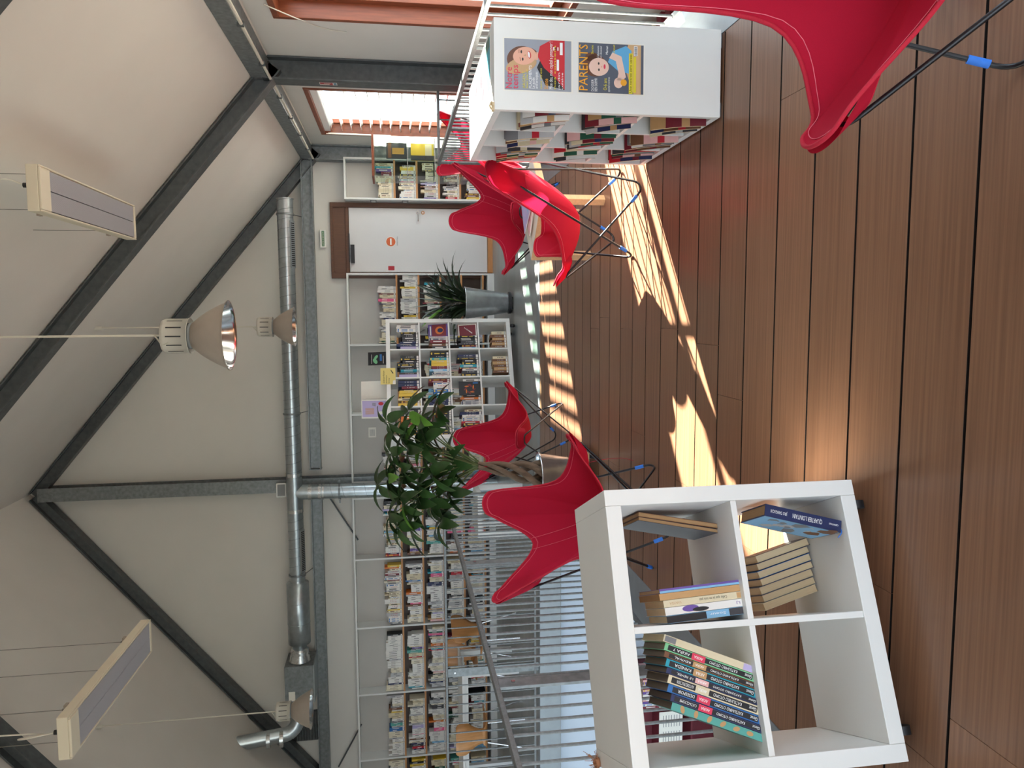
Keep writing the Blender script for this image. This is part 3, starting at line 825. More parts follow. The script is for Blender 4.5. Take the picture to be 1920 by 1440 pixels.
in_case('plaque', 'grey plaque with gold plate on the top shelf of the display case', 0.11, 0.0, 1.271, 'plaque', lambda m: (m.box(-0.09, 0.09, -0.02, 0.02, 0, 0.24, 0), m.box(-0.045, 0.03, -0.024, -0.0205, 0.03, 0.17, 1), m.box(-0.09, 0.09, -0.022, -0.0202, 0.18, 0.22, 2), ['cover charcoal', 'ochre', 'cover brown'])[-1])
in_case('picture_book', 'yellow picture book standing on the middle shelf of the display case', 0.10, 0.0, 0.951, 'book', lambda m: (m.box(-0.10, 0.10, -0.012, 0.012, 0, 0.27, 0), m.box(-0.10, -0.04, -0.0135, -0.0122, 0.0, 0.27, 1), m.box(-0.04, 0.09, -0.0135, -0.0122, 0.02, 0.10, 2), ['cover yellow', 'cover charcoal', 'cover cream'])[-1])

# potted plants
def leaf_strip(mb, base, d, up, L, w, droop, fold=0.25, n=6, mi=0, shape=0.8):
    d = Vector(d).normalized(); side = d.cross(Vector(up)); side = side.normalized() if side.length > 1e-5 else d.orthogonal().normalized()
    nrm = side.cross(d).normalized(); vs = []; p = Vector(base)
    for i in range(n + 1):
        t = i / n
        ww = w * (math.sin(PI * min(1, t ** shape * 0.96 + 0.03)) ** 0.8) if shape < 1.5 else w * (1 - t ** 3) * min(1, 0.5 + t * 4)
        vs += [p - side * ww + nrm * ww * fold, p.copy(), p + side * ww + nrm * ww * fold]
        d = (d + Vector((0, 0, -droop / n))).normalized(); nrm = side.cross(d).normalized(); p = p + d * (L / n)
    fs = []
    for i in range(n):
        a = i * 3; fs += [(a, a + 1, a + 4, a + 3), (a + 1, a + 2, a + 5, a + 4)]
    mb.add(vs, fs, mi, True)
# tree with braided trunk
TX, TY = -1.245, 5.47
pt = thing('potted_tree', 'leafy potted tree with braided trunk in a zinc bucket', 'plant', (TX, TY, 0))
p = MB(); p.box(-0.20, 0.20, -0.20, 0.20, 0.055, 0.08); p.build('dolly', ['birch'], pt, bevel=0.003)
for sx in (-1, 1):
    for sy in (-1, 1):
        p = MB(); p.cyl((sx * 0.17 - 0.012, sy * 0.17, 0.0255), (sx * 0.17 + 0.012, sy * 0.17, 0.0255), 0.025, 14, 1); p.box(sx * 0.17 - 0.016, sx * 0.17 + 0.016, sy * 0.17 - 0.01, sy * 0.17 + 0.01, 0.03, 0.055); p.build('caster', ['chrome', 'black_plastic'], pt)
p = MB(); p.lathe([(0, 0.081), (0.115, 0.081), (0.12, 0.09), (0.168, 0.385), (0.176, 0.39), (0.178, 0.40), (0.172, 0.404), (0.165, 0.395), (0.158, 0.36)], 40); p.build('pot', ['zinc'], pt)
p = MB(); p.disc((0, 0, 0.35), 0.157, seg=32); p.build('soil', ['soil'], pt)
p = MB()
for k in range(4):
    pth = []
    for i in range(17):
        t = i / 16; z = 0.34 + 0.52 * t
        a = 2 * PI * k / 4 + t * 4.6
        r = 0.072 * (1 - t) ** 1.2 + 0.020
        pth.append((r * math.cos(a) + 0.10 * t, r * math.sin(a) * 0.9 - 0.02 * t, z))
    p.tube(pth, [0.030 - 0.017 * i / 16 for i in range(17)], 8)
p.build('trunk', ['bark'], pt)
rr = random.Random(11)
tops = []
# clusters given as x, y, z relative to the foot of the pot
CL = [(0.02, 0.0, 1.52), (-0.05, 0.1, 1.60), (0.10, -0.05, 1.42), (0.2, 0.05, 1.50), (0.32, 0.0, 1.42), (0.44, 0.02, 1.52), (0.52, -0.02, 1.36), (0.55, 0.0, 1.15), (0.42, 0.06, 1.18),
      (0.30, -0.08, 1.26), (0.18, 0.1, 1.24), (0.06, -0.1, 1.20), (-0.06, 0.05, 1.30), (-0.16, -0.05, 1.42), (-0.27, 0.02, 1.52), (-0.34, 0.0, 1.36), (-0.22, 0.05, 1.22), (-0.30, -0.04, 1.14), (-0.08, -0.05, 1.08),
      (0.12, 0.02, 1.06), (-0.36, 0.06, 1.46), (0.36, 0.05, 1.30), (0.24, -0.02, 1.38), (-0.02, 0.12, 1.44), (0.46, -0.08, 1.27), (-0.18, 0.08, 1.32), (0.0, 0.06, 1.17), (-0.14, 0.0, 1.16)]
st = MB(); fo = MB(); ye = MB()
for i, c in enumerate(CL):
    c = Vector(c); b0 = Vector((0.10 + rr.uniform(-.015, .015), -0.02, 0.84 + rr.uniform(-.03, .03)))
    mid = b0.lerp(c, 0.5) + Vector((0, 0, 0.06))
    st.tube(crom([b0, mid, c], 5, False), [0.0065] * 5 + [0.0045] * 6, 6)
    n = rr.choice((5, 6, 6, 7))
    ax = Vector((rr.uniform(-.5, .5), rr.uniform(-.6, .1), 1)).normalized()
    q = ax.to_track_quat('Z', 'Y'); a0 = rr.uniform(0, 6)
    for k in range(n):
        a = a0 + 2 * PI * k / n
        d = q @ Vector((math.cos(a), math.sin(a), 0.05 + rr.uniform(-.2, .25)))
        L = rr.uniform(0.18, 0.265)
        leaf_strip(fo if rr.random() > 0.04 else ye, c + d * 0.015, d, ax, L, L * 0.19, rr.uniform(0.6, 1.3), 0.28, 6)
st.build('stems', ['stem_green'], pt)
fo.build('foliage', ['leaf_pachira'], pt); 
if ye.v: ye.build('young_leaves', ['leaf_tip'], pt)
# dark strap-leaved plant in a tall zinc pot
PX, PY = 0.10, 9.28
pp = thing('potted_plant', 'dark strap-leaved plant in a tall conical zinc pot', 'plant', (PX, PY, 0))
p = MB(); p.cyl((0, 0, 0.018), (0, 0, 0.05), 0.135, 28); p.build('plant_trolley', ['black_plastic'], pp)
for k in range(5):
    a = 2 * PI * k / 5 + 0.3; x, y = 0.115 * math.cos(a), 0.115 * math.sin(a)
    p = MB(); p.cyl((x - 0.01, y, 0.0165), (x + 0.01, y, 0.0165), 0.016, 12); p.build('caster', ['black_plastic'], pp)
p = MB(); p.lathe([(0, 0.051), (0.118, 0.051), (0.122, 0.06), (0.198, 0.585), (0.203, 0.59), (0.200, 0.597), (0.192, 0.59), (0.185, 0.55)], 44); p.build('pot', ['zinc'], pp)
p = MB(); p.disc((0, 0, 0.545), 0.184, seg=32); p.build('soil', ['soil'], pp)
p = MB(); gt = MB()
for k in range(110):
    a = rr.uniform(0, 2 * PI); lean = rr.uniform(0.05, 0.9); r0 = rr.uniform(0, 0.13)
    z0 = 0.545 + (rr.uniform(0.0, 0.34) if k % 2 else 0)
    d = Vector((math.cos(a) * lean, math.sin(a) * lean, 1))
    base = Vector((math.cos(a) * r0, math.sin(a) * r0, z0))
    L = rr.uniform(0.38, 0.68) if k % 2 == 0 else rr.uniform(0.25, 0.48)
    leaf_strip(p if k not in (7, 8, 9, 31) else gt, base, d, (math.sin(a), -math.cos(a), 0.3), L, rr.uniform(0.013, 0.023), rr.uniform(0.3, 1.6), 0.3, 7, shape=2.0)
p.build('foliage', ['leaf_dark'], pp); gt.build('young_leaves', ['leaf_tip'], pp)
# ------------------------------------------------------------------ things hanging from the roof
def heater(label, c, rz, L=1.66, W=0.262, Hh=0.075):
    t = thing('radiant_heater', label, 'heater', c, rz, 'ceiling radiant heaters')
    p = MB()
    p.box(-W / 2, W / 2, -L / 2, L / 2, 0.012, Hh)
    p.box(-W / 2, -W / 2 + 0.012, -L / 2, L / 2, 0, 0.012); p.box(W / 2 - 0.012, W / 2, -L / 2, L / 2, 0, 0.012)
    p.box(-W / 2 + .012, W / 2 - .012, L / 2 - 0.035, L / 2, 0, 0.012); p.box(-W / 2 + .012, W / 2 - .012, -L / 2, -L / 2 + 0.12, -0.004, 0.012)
    p.build('housing', ['beige_metal'], t, bevel=0.005)
    for s in (-1, 1):
        p = MB(); n = 26; xa, xb = (0.003, W / 2 - 0.018) if s > 0 else (-W / 2 + 0.018, -0.003)
        p.box(xa, xb, -L / 2 + 0.125, L / 2 - 0.045, 0.004, 0.0118)
        w = (xb - xa) / n
        for i in range(n): p.box(xa + i * w, xa + (i + 0.55) * w, -L / 2 + 0.125, L / 2 - 0.045, 0.002, 0.004)
        p.build('heating_panel', ['heater_panel'], t)
    p = MB(); p.box(-W / 2 + 0.014, W / 2 - 0.014, -L / 2 + 0.12, L / 2 - 0.036, 0.0119, 0.0125); p.build('panel_gap', ['black_plastic'], t)
    for y in (-L / 2 + 0.16, L / 2 - 0.35):
        for x in (-W / 2 + 0.03, W / 2 - 0.03):
            wx = c[0] + math.cos(rz) * x - math.sin(rz) * y
            top = roof_z(wx) - c[2]
            p = MB(); p.tube([(x, y, Hh), (x, y, top)], 0.0022, 6); p.tube([(x, y, Hh), (x, y, Hh + 0.03)], 0.008, 8); p.build('suspension_wire', ['cable_grey'], t)
        p = MB(); p.box(-W / 2 - 0.006, W / 2 + 0.006, y - 0.02, y + 0.02, Hh - 0.002, Hh + 0.015); p.build('bracket', ['lamp_grey'], t)
    p = MB(); p.cyl((0.02, -L / 2 + 0.05, Hh), (0.02, -L / 2 + 0.05, Hh + 0.035), 0.014, 12); p.build('cable_gland', ['black_plastic'], t)
    p = MB(); xx = 0.02
    topz = roof_z(c[0]) - c[2] - 0.01
    p.tube(crom([(xx, -L / 2 + 0.05, Hh + 0.03), (xx + 0.02, -L / 2 - 0.02, Hh + 0.10), (xx - 0.01, -L / 2 + 0.02, Hh + 0.22), (xx - 0.03, -L / 2 + 0.12, Hh + 0.35), (xx - 0.03, -L / 2 + 0.16, topz)], 6, False), 0.005, 6)
    p.build('power_cable', ['cable_white'], t)
    return t
heater('beige radiant heater panel hanging under the right roof slope', (0.695, 5.42, 3.40), math.radians(0.5), L=1.57)
heater('beige radiant heater panel hanging under the left roof slope', (-2.525, 5.31, 3.40), math.radians(1), L=1.50)

def bay_lamp(label, c, R=0.218, tilt=0.0, az=0.0):
    t = thing('pendant_lamp', label, 'lamp', c, az, 'industrial pendant lamps')
    t.rotation_euler = (tilt, 0, az)
    k = R / 0.218
    prof = [(0.078 * k, 0.222 * k), (0.092 * k, 0.205 * k), (0.125 * k, 0.165 * k), (0.158 * k, 0.115 * k), (0.185 * k, 0.065 * k), (0.205 * k, 0.02 * k), (0.216 * k, 0.002), (0.220 * k, 0)]
    p = MB(); p.lathe(prof, 48, 0); p.lathe([(0.221 * k, 0.0), (0.221 * k, 0.006), (0.214 * k, 0.006)], 48, 0); sh = p.build('reflector', ['lamp_grey'], t)
    p = MB(); p.lathe([(r - 0.004, z + 0.0005) for r, z in prof][::-1] + [(0, 0.224 * k)], 48, 0); p.build('reflector_lining', ['mirror_aluminium'], sh)
    p = MB(); p.lathe([(0, 0.224 * k), (0.080 * k, 0.224 * k), (0.080 * k, 0.245 * k), (0, 0.245 * k)], 32); p.build('neck', ['grey_plastic'], t)
    p = MB(); p.lathe([(0.112 * k, 0.232 * k), (0.112 * k, 0.238 * k), (0.108 * k, 0.238 * k), (0.108 * k, 0.370 * k), (0.100 * k, 0.392 * k), (0.02, 0.396 * k), (0, 0.396 * k)], 40)
    p.lathe([(0, 0.246 * k), (0.1, 0.246 * k), (0.112 * k, 0.232 * k)], 40); cp = p.build('ballast_cap', ['lamp_cap'], t)
    for i in range(12):
        a = 2 * PI * i / 12; d = Vector((math.cos(a), math.sin(a), 0)); n = Vector((-math.sin(a), math.cos(a), 0))
        p = MB(); b0 = d * (0.1086 * k)
        p.quad(b0 - n * 0.004 + Vector((0, 0, 0.265 * k)), b0 + n * 0.004 + Vector((0, 0, 0.265 * k)), b0 + n * 0.004 + Vector((0, 0, 0.355 * k)), b0 - n * 0.004 + Vector((0, 0, 0.355 * k)))
        p.build('vent_slot', ['black_plastic'], cp)
    p = MB(); p.lathe([(0, 0.10 * k), (0.035, 0.11 * k), (0.045, 0.14 * k), (0.035, 0.18 * k), (0.02, 0.224 * k)], 20); p.build('bulb', ['paper'], t)
    top = roof_z(c[0]) - c[2]
    p = MB(); p.tube([(0, 0, 0.396 * k), (0, 0, 0.43 * k), (0, 0, top)], 0.0035, 6); p.tube(crom([(0.006, 0, top), (0.006, 0, 0.50), (0.0, -0.02, 0.44 * k), (-0.05, -0.085, 0.38 * k), (-0.04, -0.110 * k, 0.34 * k)], 6, False), 0.0045, 6); p.build('cord', ['cable_white'], t)
    p = MB(); p.cyl((0, 0, top - 0.07), (0, 0, top + 0.03), 0.022, 12); p.build('ceiling_hook', ['lamp_cap'], t)
    return t
bay_lamp('large grey pendant lamp hanging nearest in the middle of the room', (-0.145, 4.93, 2.48), 0.218)
bay_lamp('small far grey pendant lamp in front of the horizontal duct', (-0.162, 8.55, 2.545), 0.218)
bay_lamp('grey pendant lamp at far left beside the ventilation box', (-4.60, 8.55, 2.50), 0.218)

# ventilation
dt = thing('ventilation_duct', 'long galvanised spiral duct along the back wall with a drop pipe', 'duct', (0, 10.75, 0))
def duct_pipe(name, a, b, r, pitch=0.13, mats=('duct_steel', 'duct_seam'), parent=None):
    p = MB(); p.tube([a, b], r, 32, 0)
    a, b = Vector(a), Vector(b); L = (b - a).length; d = (b - a).normalized()
    n1 = d.orthogonal().normalized(); n2 = d.cross(n1)
    turns = L / pitch; N = int(turns * 20)
    p.tube([a + d * (L * i / N) + (n1 * math.cos(2 * PI * turns * i / N) + n2 * math.sin(2 * PI * turns * i / N)) * (r + 0.0005) for i in range(N + 1)], 0.0028, 4, 1)
    return p.build(name, list(mats), parent or dt)
zd = 2.905
duct_pipe('pipe', (1.54, 0, zd), (-2.3, 0, zd), 0.108)
p = MB(); p.tube([(1.545, 0, zd), (1.535, 0, zd)], 0.118, 32); p.build('end_cap', ['duct_steel'], dt)
p = MB(); p.tube([(-2.3, 0, zd), (-2.8, 0, zd)], 0.110, 32); p.tube([(-2.55, 0, zd), (-2.55, 0, zd - 0.22)], 0.108, 32); p.build('tee_piece', ['duct_steel'], dt)
duct_pipe('pipe', (-2.8, 0, zd), (-3.82, 0, zd), 0.108)
duct_pipe('drop_pipe', (-2.55, 0, zd - 0.22), (-2.58, 0, 0.0), 0.105, 0.16)
for (x) in (-2.29, -2.81):
    p = MB(); p.tube([(x + 0.025, 0, zd), (x - 0.025, 0, zd)], 0.1125, 32); p.build('foil_band', ['foil_tape'], dt)
for (z0, z1) in ((zd - 0.19, zd - 0.24), (zd - 0.33, zd - 0.37), (zd - 0.385, zd - 0.41)):
    p = MB(); p.tube([(-2.553, 0, z0), (-2.554, 0, z1)], 0.112, 32); p.build('foil_band', ['foil_tape'], dt)
for z in (2.28, 1.15):
    p = MB(); p.tube([(-2.56, 0, z + 0.015), (-2.56, 0, z - 0.015)], 0.113, 32); p.box(-2.43, -2.39, -0.008, 0.008, z - 0.012, z + 0.012); p.box(-2.73, -2.69, -0.008, 0.008, z - 0.012, z + 0.012); p.build('pipe_clamp', ['galvanised'], dt)
for x in (1.33, -1.42, -3.75):
    p = MB(); p.tube([(x + 0.012, 0, zd), (x - 0.012, 0, zd)], 0.120, 32); p.build('duct_clamp', ['galvanised'], dt)
    p = MB(); p.tube([(x, 0.02, zd - 0.11), (x, 0.28, zd - 0.20)], 0.005, 6); p.build('hanger_rod', ['galvanised_dark'], dt)
def duct_grille(x0, x1):
    p = MB(); a = math.radians(-118)
    n = 22; ra = 0.1095
    yy, zz = ra * math.cos(a), ra * math.sin(a)
    tn = Vector((0, -math.sin(a), math.cos(a))); o = Vector((0, yy, zd + zz)); nn = Vector((0, math.cos(a), math.sin(a)))
    w = 0.036
    p.add([o + Vector((x, 0, 0)) + tn * t + nn * h for x in (x0 - .02, x1 + .02) for t in (-w - .012, w + .012) for h in (-0.012, 0.002)], [(0, 1, 3, 2), (4, 6, 7, 5), (1, 5, 7, 3), (0, 4, 5, 1), (2, 3, 7, 6)], 0)
    for i in range(n):
        xa = x0 + (x1 - x0) * (i + 0.2) / n; xb = x0 + (x1 - x0) * (i + 0.75) / n
        p.add([o + Vector((x, 0, 0)) + tn * t + nn * 0.0032 for x, t in ((xa, -w), (xb, -w), (xb, w), (xa, w))], [(0, 1, 2, 3)], 1)
    p.build('vent_grille', ['duct_steel', 'black_plastic'], dt)
duct_grille(0.62, 1.22); duct_grille(-3.68, -3.10)
p = MB()
sil = [(-3.82, 0.105), (-3.86, 0.105), (-3.87, 0.157), (-4.76, 0.157), (-4.78, 0.11), (-4.86, 0.10)]
p.T = Matrix.Translation((0, 0, zd)) @ Matrix.Rotation(PI / 2, 4, 'Y')
p.lathe([(r, x) for x, r in sil], 40)
for x in (-4.14, -4.46): p.lathe([(0.158, x - .006), (0.162, x), (0.158, x + .006)], 40)
p.build('silencer', ['duct_steel'], dt)
p = MB(); p.T = Matrix.Translation((0, 0, zd)) @ Matrix.Rotation(PI / 2, 4, 'Y')
p.lathe([(r, x) for x, r in [(-4.84, 0.10), (-4.86, 0.125), (-4.90, 0.13), (-4.93, 0.12), (-4.95, 0.14), (-4.98, 0.14), (-5.02, 0.155)]], 40)
p.build('reducer', ['foil_tape'], dt)
p = MB(); p.T = Matrix.Translation((0, -0.12, 3.005)) @ Matrix.Rotation(0.1, 4, 'X'); p.quad((-4.33, -0.0, -0.022 - .06), (-4.285, 0, -0.022 - .06), (-4.285, 0, 0.022 - .06), (-4.33, 0, 0.022 - .06)); 
bx = thing('ventilation_box', 'grey metal ventilation box at the end of the duct', 'machine', (-5.30, 10.75, zd))
p = MB(); p.box(-0.27, 0.27, -0.2, 0.28, -0.20, 0.20); p.build('housing', ['galvanised'], bx, bevel=0.004)
p = MB(); p.box(-0.28, 0.28, -0.21, 0.29, -0.215, -0.20); p.build('bottom_cover', ['duct_steel'], bx)
p = MB(); p.box(-0.24, -0.10, -0.2015, -0.2005, 0.06, 0.15); p.build('type_label', ['paper'], bx)
p = MB(); p.tube(crom([(-0.24, -0.21, 0.12), (-0.31, -0.24, 0.15), (-0.34, -0.22, 0.11), (-0.38, -0.20, 0.02)], 6, False), 0.009, 8); p.build('cable', ['black_plastic'], bx)
el = thing('exhaust_elbow', 'bent galvanised exhaust pipe going up into the left roof slope', 'duct', (-6.0, 10.45, 2.95))
p = MB()
xx = 0.0
P = fillet([(0.42, 0.30, 0.0), (-0.02, 0.12, 0.0), (-0.02, -0.05, roof_z(-6.02) - 2.95 + 0.1)], 0.20, seg=10)
p.tube(P, 0.100, 28); p.build('pipe', ['duct_steel'], el)
for f in (0.18, 0.36):
    p = MB(); p.tube([(-0.02, -0.03, f), (-0.02, -0.035, f + 0.05)], 0.106, 28); p.build('foil_band', ['foil_tape'], el)
gr = thing('wall_grille', 'louvred metal air grille on the back wall at far left', 'grille', (-6.28, BW - 0.001, 2.905))
p = MB(); p.box(-0.24, 0.24, -0.015, 0, -0.19, 0.19); p.build('frame', ['galvanised_dark'], gr)
for i in range(9):
    z = -0.165 + i * 0.041; p = MB(); p.hexa([(-0.22, -0.045, z - .016), (0.22, -0.045, z - .016), (0.22, -0.015, z), (-0.22, -0.015, z), (-0.22, -0.042, z - .010), (0.22, -0.042, z - .010), (0.22, -0.015, z + .010), (-0.22, -0.015, z + .010)]); p.build('louvre', ['galvanised'], gr)
fl = thing('floodlight', 'small square floodlight with white frame on the king post', 'lamp', (-2.535, 10.88, 3.10), math.radians(8))
fl.rotation_euler = (0, 0, math.radians(8))
p = MB(); p.box(-0.10, 0.10, -0.05, 0.02, -0.07, 0.07); p.build('housing', ['white_case'], fl, bevel=0.008)
p = MB(); p.quad((-0.082, -0.0515, -0.052), (0.082, -0.0515, -0.052), (0.082, -0.0515, 0.052), (-0.082, -0.0515, 0.052)); p.build('lens', ['grey_plastic'], fl)
p = MB(); p.box(-0.02, 0.02, 0.02, 0.09, -0.01, 0.05); p.build('bracket', ['black_plastic'], fl)

# ------------------------------------------------------------------ prints on the end of the magazine rack
def rk_pt(x, z, off=0.0): return (x, -off, z)
def ell(m, cx, cz, rx, rz, off, mi, rot=0.0, n=28, a0=0, a1=2 * PI):
    pts = []
    for k in range(n):
        a = a0 + (a1 - a0) * k / n; x, z = rx * math.cos(a), rz * math.sin(a)
        pts.append((cx + x * math.cos(rot) - z * math.sin(rot), -off, cz + x * math.sin(rot) + z * math.cos(rot)))
    m.add(pts, [tuple(range(n))], mi)
def poly(m, pts, off, mi): m.add([(x, -off, z) for x, z in pts], [tuple(range(len(pts)))], mi)
mat('skin', (226, 170, 146), 0.6); mat('skin_light', (232, 196, 180), 0.6); mat('hair_brown', (104, 66, 48), 0.6); mat('hair_blond', (196, 158, 116), 0.6); mat('poster_grey', (150, 154, 164), 0.5, noise=0.08, scale=5)
mat('poster_slate', (84, 90, 104), 0.5, noise=0.06, scale=5); mat('print_red', (196, 34, 46), 0.5); mat('print_pink', (216, 54, 86), 0.5); mat('print_amber', (238, 168, 44), 0.5); mat('print_yellow', (224, 208, 44), 0.5); mat('print_blue', (96, 170, 214), 0.5); mat('print_white', (240, 240, 240), 0.5); mat('print_black', (22, 22, 26), 0.5)
PM = ['paper', 'poster_grey', 'poster_slate', 'skin', 'skin_light', 'hair_brown', 'hair_blond', 'print_red', 'print_pink', 'print_amber', 'print_yellow', 'print_blue', 'print_white', 'print_black', 'birch']
e = 0.0004
m_ = MB(); x0, x1, z0, z1 = 0.0, 0.219, 0.0, 0.300
m_.box(x0, x1, -e, -0.0001, z0, z1, 0)
b = 2 * e
poly(m_, [(.005, .006), (.214, .006), (.214, .294), (.005, .294)], b, 1)
poly(m_, [(.012, .035), (.165, .035), (.175, .12), (.10, .155), (.03, .12)], b + e, 13)
poly(m_, [(.012, .035), (.214, .035), (.214, .095), (.188, .142), (.145, .152), (.10, .125), (.06, .075)], b + 2 * e, 7)
ell(m_, .134, .222, .050, .062, b + 2 * e, 5, 0.25); ell(m_, .106, .222, .032, .068, b + 3 * e, 6, 0.3); ell(m_, .165, .205, .018, .05, b + 3 * e, 5, -0.1)
poly(m_, [(.13, .15), (.162, .15), (.160, .185), (.13, .185)], b + 3 * e, 3)
ell(m_, .145, .208, .036, .050, b + 4 * e, 3, 0.2)
ell(m_, .131, .216, .0065, .0035, b + 5 * e, 13); ell(m_, .161, .222, .0065, .0035, b + 5 * e, 13); poly(m_, [(.123, .224), (.138, .227), (.138, .229), (.123, .226)], b + 5 * e, 5); poly(m_, [(.155, .231), (.170, .231), (.170, .233), (.155, .233)], b + 5 * e, 5)
ell(m_, .150, .188, .0155, .0075, b + 5 * e, 7, 0.15); ell(m_, .150, .1895, .0125, .0045, b + 6 * e, 12, 0.15); poly(m_, [(.146, .214), (.152, .202), (.144, .202)], b + 5 * e, 6)
put_text(m_, 'Notre', (.008, -b - 6 * e, .262), (1, 0, 0), (0, 0, 1), .040, 8, width=.088)
put_text(m_, 'temps', (.008, -b - 6 * e, .236), (1, 0, 0), (0, 0, 1), .040, 8, width=.098)
for (s, x, z, w, h, c) in (('ARGENT', .012, .206, .07, .012, 10), ('bien placer', .012, .194, .078, .010, 10), ('PLACEMENTS', .012, .178, .095, .013, 12), ('Le guide', .012, .165, .046, .014, 12), ('anti-arnaques', .012, .152, .070, .014, 12), ('sans stress', .012, .134, .085, .010, 10), ('Sante', .012, .108, .043, .018, 9), ('Mon dos, mon capital a preserver !', .012, .088, .195, .017, 12), ('nos conseils', .012, .074, .18, .010, 10), ('jardin', .012, .056, .07, .010, 12), ('cuisine', .012, .042, .07, .010, 12)):
    put_text(m_, s, (x, -b - 6 * e, z), (1, 0, 0), (0, 0, 1), h * 1.3, c, width=w)
poly(m_, [(.09, .06), (.135, .06), (.135, .070), (.09, .070)], b + 6 * e, 12); poly(m_, [(.155, .044), (.205, .044), (.205, .056), (.155, .056)], b + 6 * e, 12)
for q in range(3): poly(m_, [(.172, .062 + q * .009), (.186, .062 + q * .009), (.186, .067 + q * .009), (.172, .067 + q * .009)], b + 6 * e, 12 if q != 1 else 13)
a_ = RK_RZ
def on_rack(o, x, z): 
    o.location = (RK_LOC[0] + x * math.cos(a_) + 0.0004 * math.sin(a_), RK_LOC[1] + x * math.sin(a_) - 0.0004, z); o.rotation_euler = (0, 0, a_)
P1 = m_.build('cover_poster', PM); on_rack(P1, 0.078, 0.680)
tag(P1, 'upper printed cover with smiling woman in red on the rack end', 'poster')
m_ = MB(); m_.box(0, .216, -e, -0.0001, 0, .300, 0)
poly(m_, [(.005, .006), (.211, .006), (.211, .294), (.005, .294)], b, 2)
poly(m_, [(.005, .018), (.211, .018), (.211, .075), (.14, .10), (.005, .05)], b + e, 14)
poly(m_, [(.09, .070), (.185, .060), (.205, .085), (.18, .145), (.135, .165), (.10, .12)], b + 2 * e, 11)
ell(m_, .118, .222, .046, .052, b + 2 * e, 5); ell(m_, .152, .235, .02, .03, b + 2 * e, 5)
poly(m_, [(.152, .16), (.175, .145), (.16, .105), (.075, .085), (.06, .10), (.06, .125), (.09, .118), (.14, .13)], b + 3 * e, 4)
ell(m_, .050, .118, .022, .020, b + 3 * e, 4); ell(m_, .113, .205, .037, .044, b + 3 * e, 4)
ell(m_, .101, .205, .0055, .0035, b + 4 * e, 13); ell(m_, .127, .206, .0055, .0035, b + 4 * e, 13); ell(m_, .115, .180, .010, .0045, b + 4 * e, 8); ell(m_, .114, .193, .004, .003, b + 4 * e, 3)
ell(m_, .052, .095, .014, .014, b + 4 * e, 9)
put_text(m_, 'PARENTS', (.010, -b - 5 * e, .255), (1, 0, 0), (0, 0, 1), .054, 9, width=.192)
for (s, x, z, w, h, c) in (('DOSSIER', .010, .228, .050, .012, 12), ('BIEN DORMIR', .010, .212, .055, .014, 12), ('O-6 ans', .016, .170, .05, .017, 10), ('special rentree', .010, .157, .062, .010, 12), ('Sante', .165, .230, .036, .011, 10), ("L'allaitement", .150, .205, .05, .010, 12), ('en douceur', .150, .193, .05, .010, 12), ('Maman', .165, .165, .036, .012, 12), ('Gratuit', .172, .135, .035, .010, 10)):
    put_text(m_, s, (x, -b - 5 * e, z), (1, 0, 0), (0, 0, 1), h * 1.3, c, width=w)
poly(m_, [(.006, .055), (.175, .055), (.175, .072), (.006, .072)], b + 5 * e, 10); poly(m_, [(.012, .040), (.160, .040), (.160, .052), (.012, .052)], b + 5 * e, 10)
put_text(m_, 'Une rentree zero stress', (.010, -b - 6 * e, .059), (1, 0, 0), (0, 0, 1), .017, 13, width=.16)
poly(m_, [(.165, .034), (.205, .034), (.205, .050), (.165, .050)], b + 5 * e, 12)
for q in range(9): poly(m_, [(.168 + q * .004, .036), (.170 + q * .004, .036), (.170 + q * .004, .048), (.168 + q * .004, .048)], b + 6 * e, 13)
P2 = m_.build('cover_poster', PM); on_rack(P2, 0.079, 0.360)
tag(P2, 'lower printed cover with toddler in blue on the rack end', 'poster')
# paper with coloured cut-outs lying on top of the rack
def rack_world(x, y, z): return (RK_LOC[0] + x * math.cos(a_) - y * math.sin(a_), RK_LOC[1] + x * math.sin(a_) + y * math.cos(a_), z)
ztop = zb + RKH
m_ = MB(); m_.box(0.04, 0.355, 0.10, 0.98, 0.0002, 0.0012, 0)
def blob(cx, cy, rx, ry, mi, rot=0, n=12):
    m_.add([(cx + rx * math.cos(2 * PI * k / n) * math.cos(rot) - ry * math.sin(2 * PI * k / n) * math.sin(rot), cy + rx * math.cos(2 * PI * k / n) * math.sin(rot) + ry * math.sin(2 * PI * k / n) * math.cos(rot), 0.0016) for k in range(n)], [tuple(range(n))], mi)
m_.add([(0.12, 0.12, .0016), (0.34, 0.12, .0016), (0.34, 0.22, .0016), (0.24, 0.28, .0016), (0.12, 0.19, .0016)], [(0, 1, 2, 3, 4)], 1)
m_.add([(0.30, 0.13, .002), (0.35, 0.13, .002), (0.35, 0.36, .002), (0.30, 0.30, .002)], [(0, 1, 2, 3)], 2)
for (x, y, rx, ry, mi, ro) in ((.17, .38, .03, .05, 3, .3), (.25, .46, .03, .06, 3, -.4), (.20, .52, .02, .04, 4, .2), (.12, .62, .03, .04, 5, 0), (.27, .66, .03, .05, 3, .5), (.09, .80, .035, .05, 4, .2), (.16, .84, .02, .04, 2, .8), (.30, .82, .02, .05, 6, .1), (.08, .42, .02, .03, 6, 0)): blob(x, y, rx, ry, mi, ro)
o = m_.build('paper_collage', ['paper', 'cover turquoise', 'cover dark green', 'cover red', 'cover yellow', 'cover lilac', 'cover light blue'], loc=rack_world(0, 0, ztop), rotz=a_)
tag(o, 'white paper with coloured cut-out shapes lying on the magazine rack', 'paper')
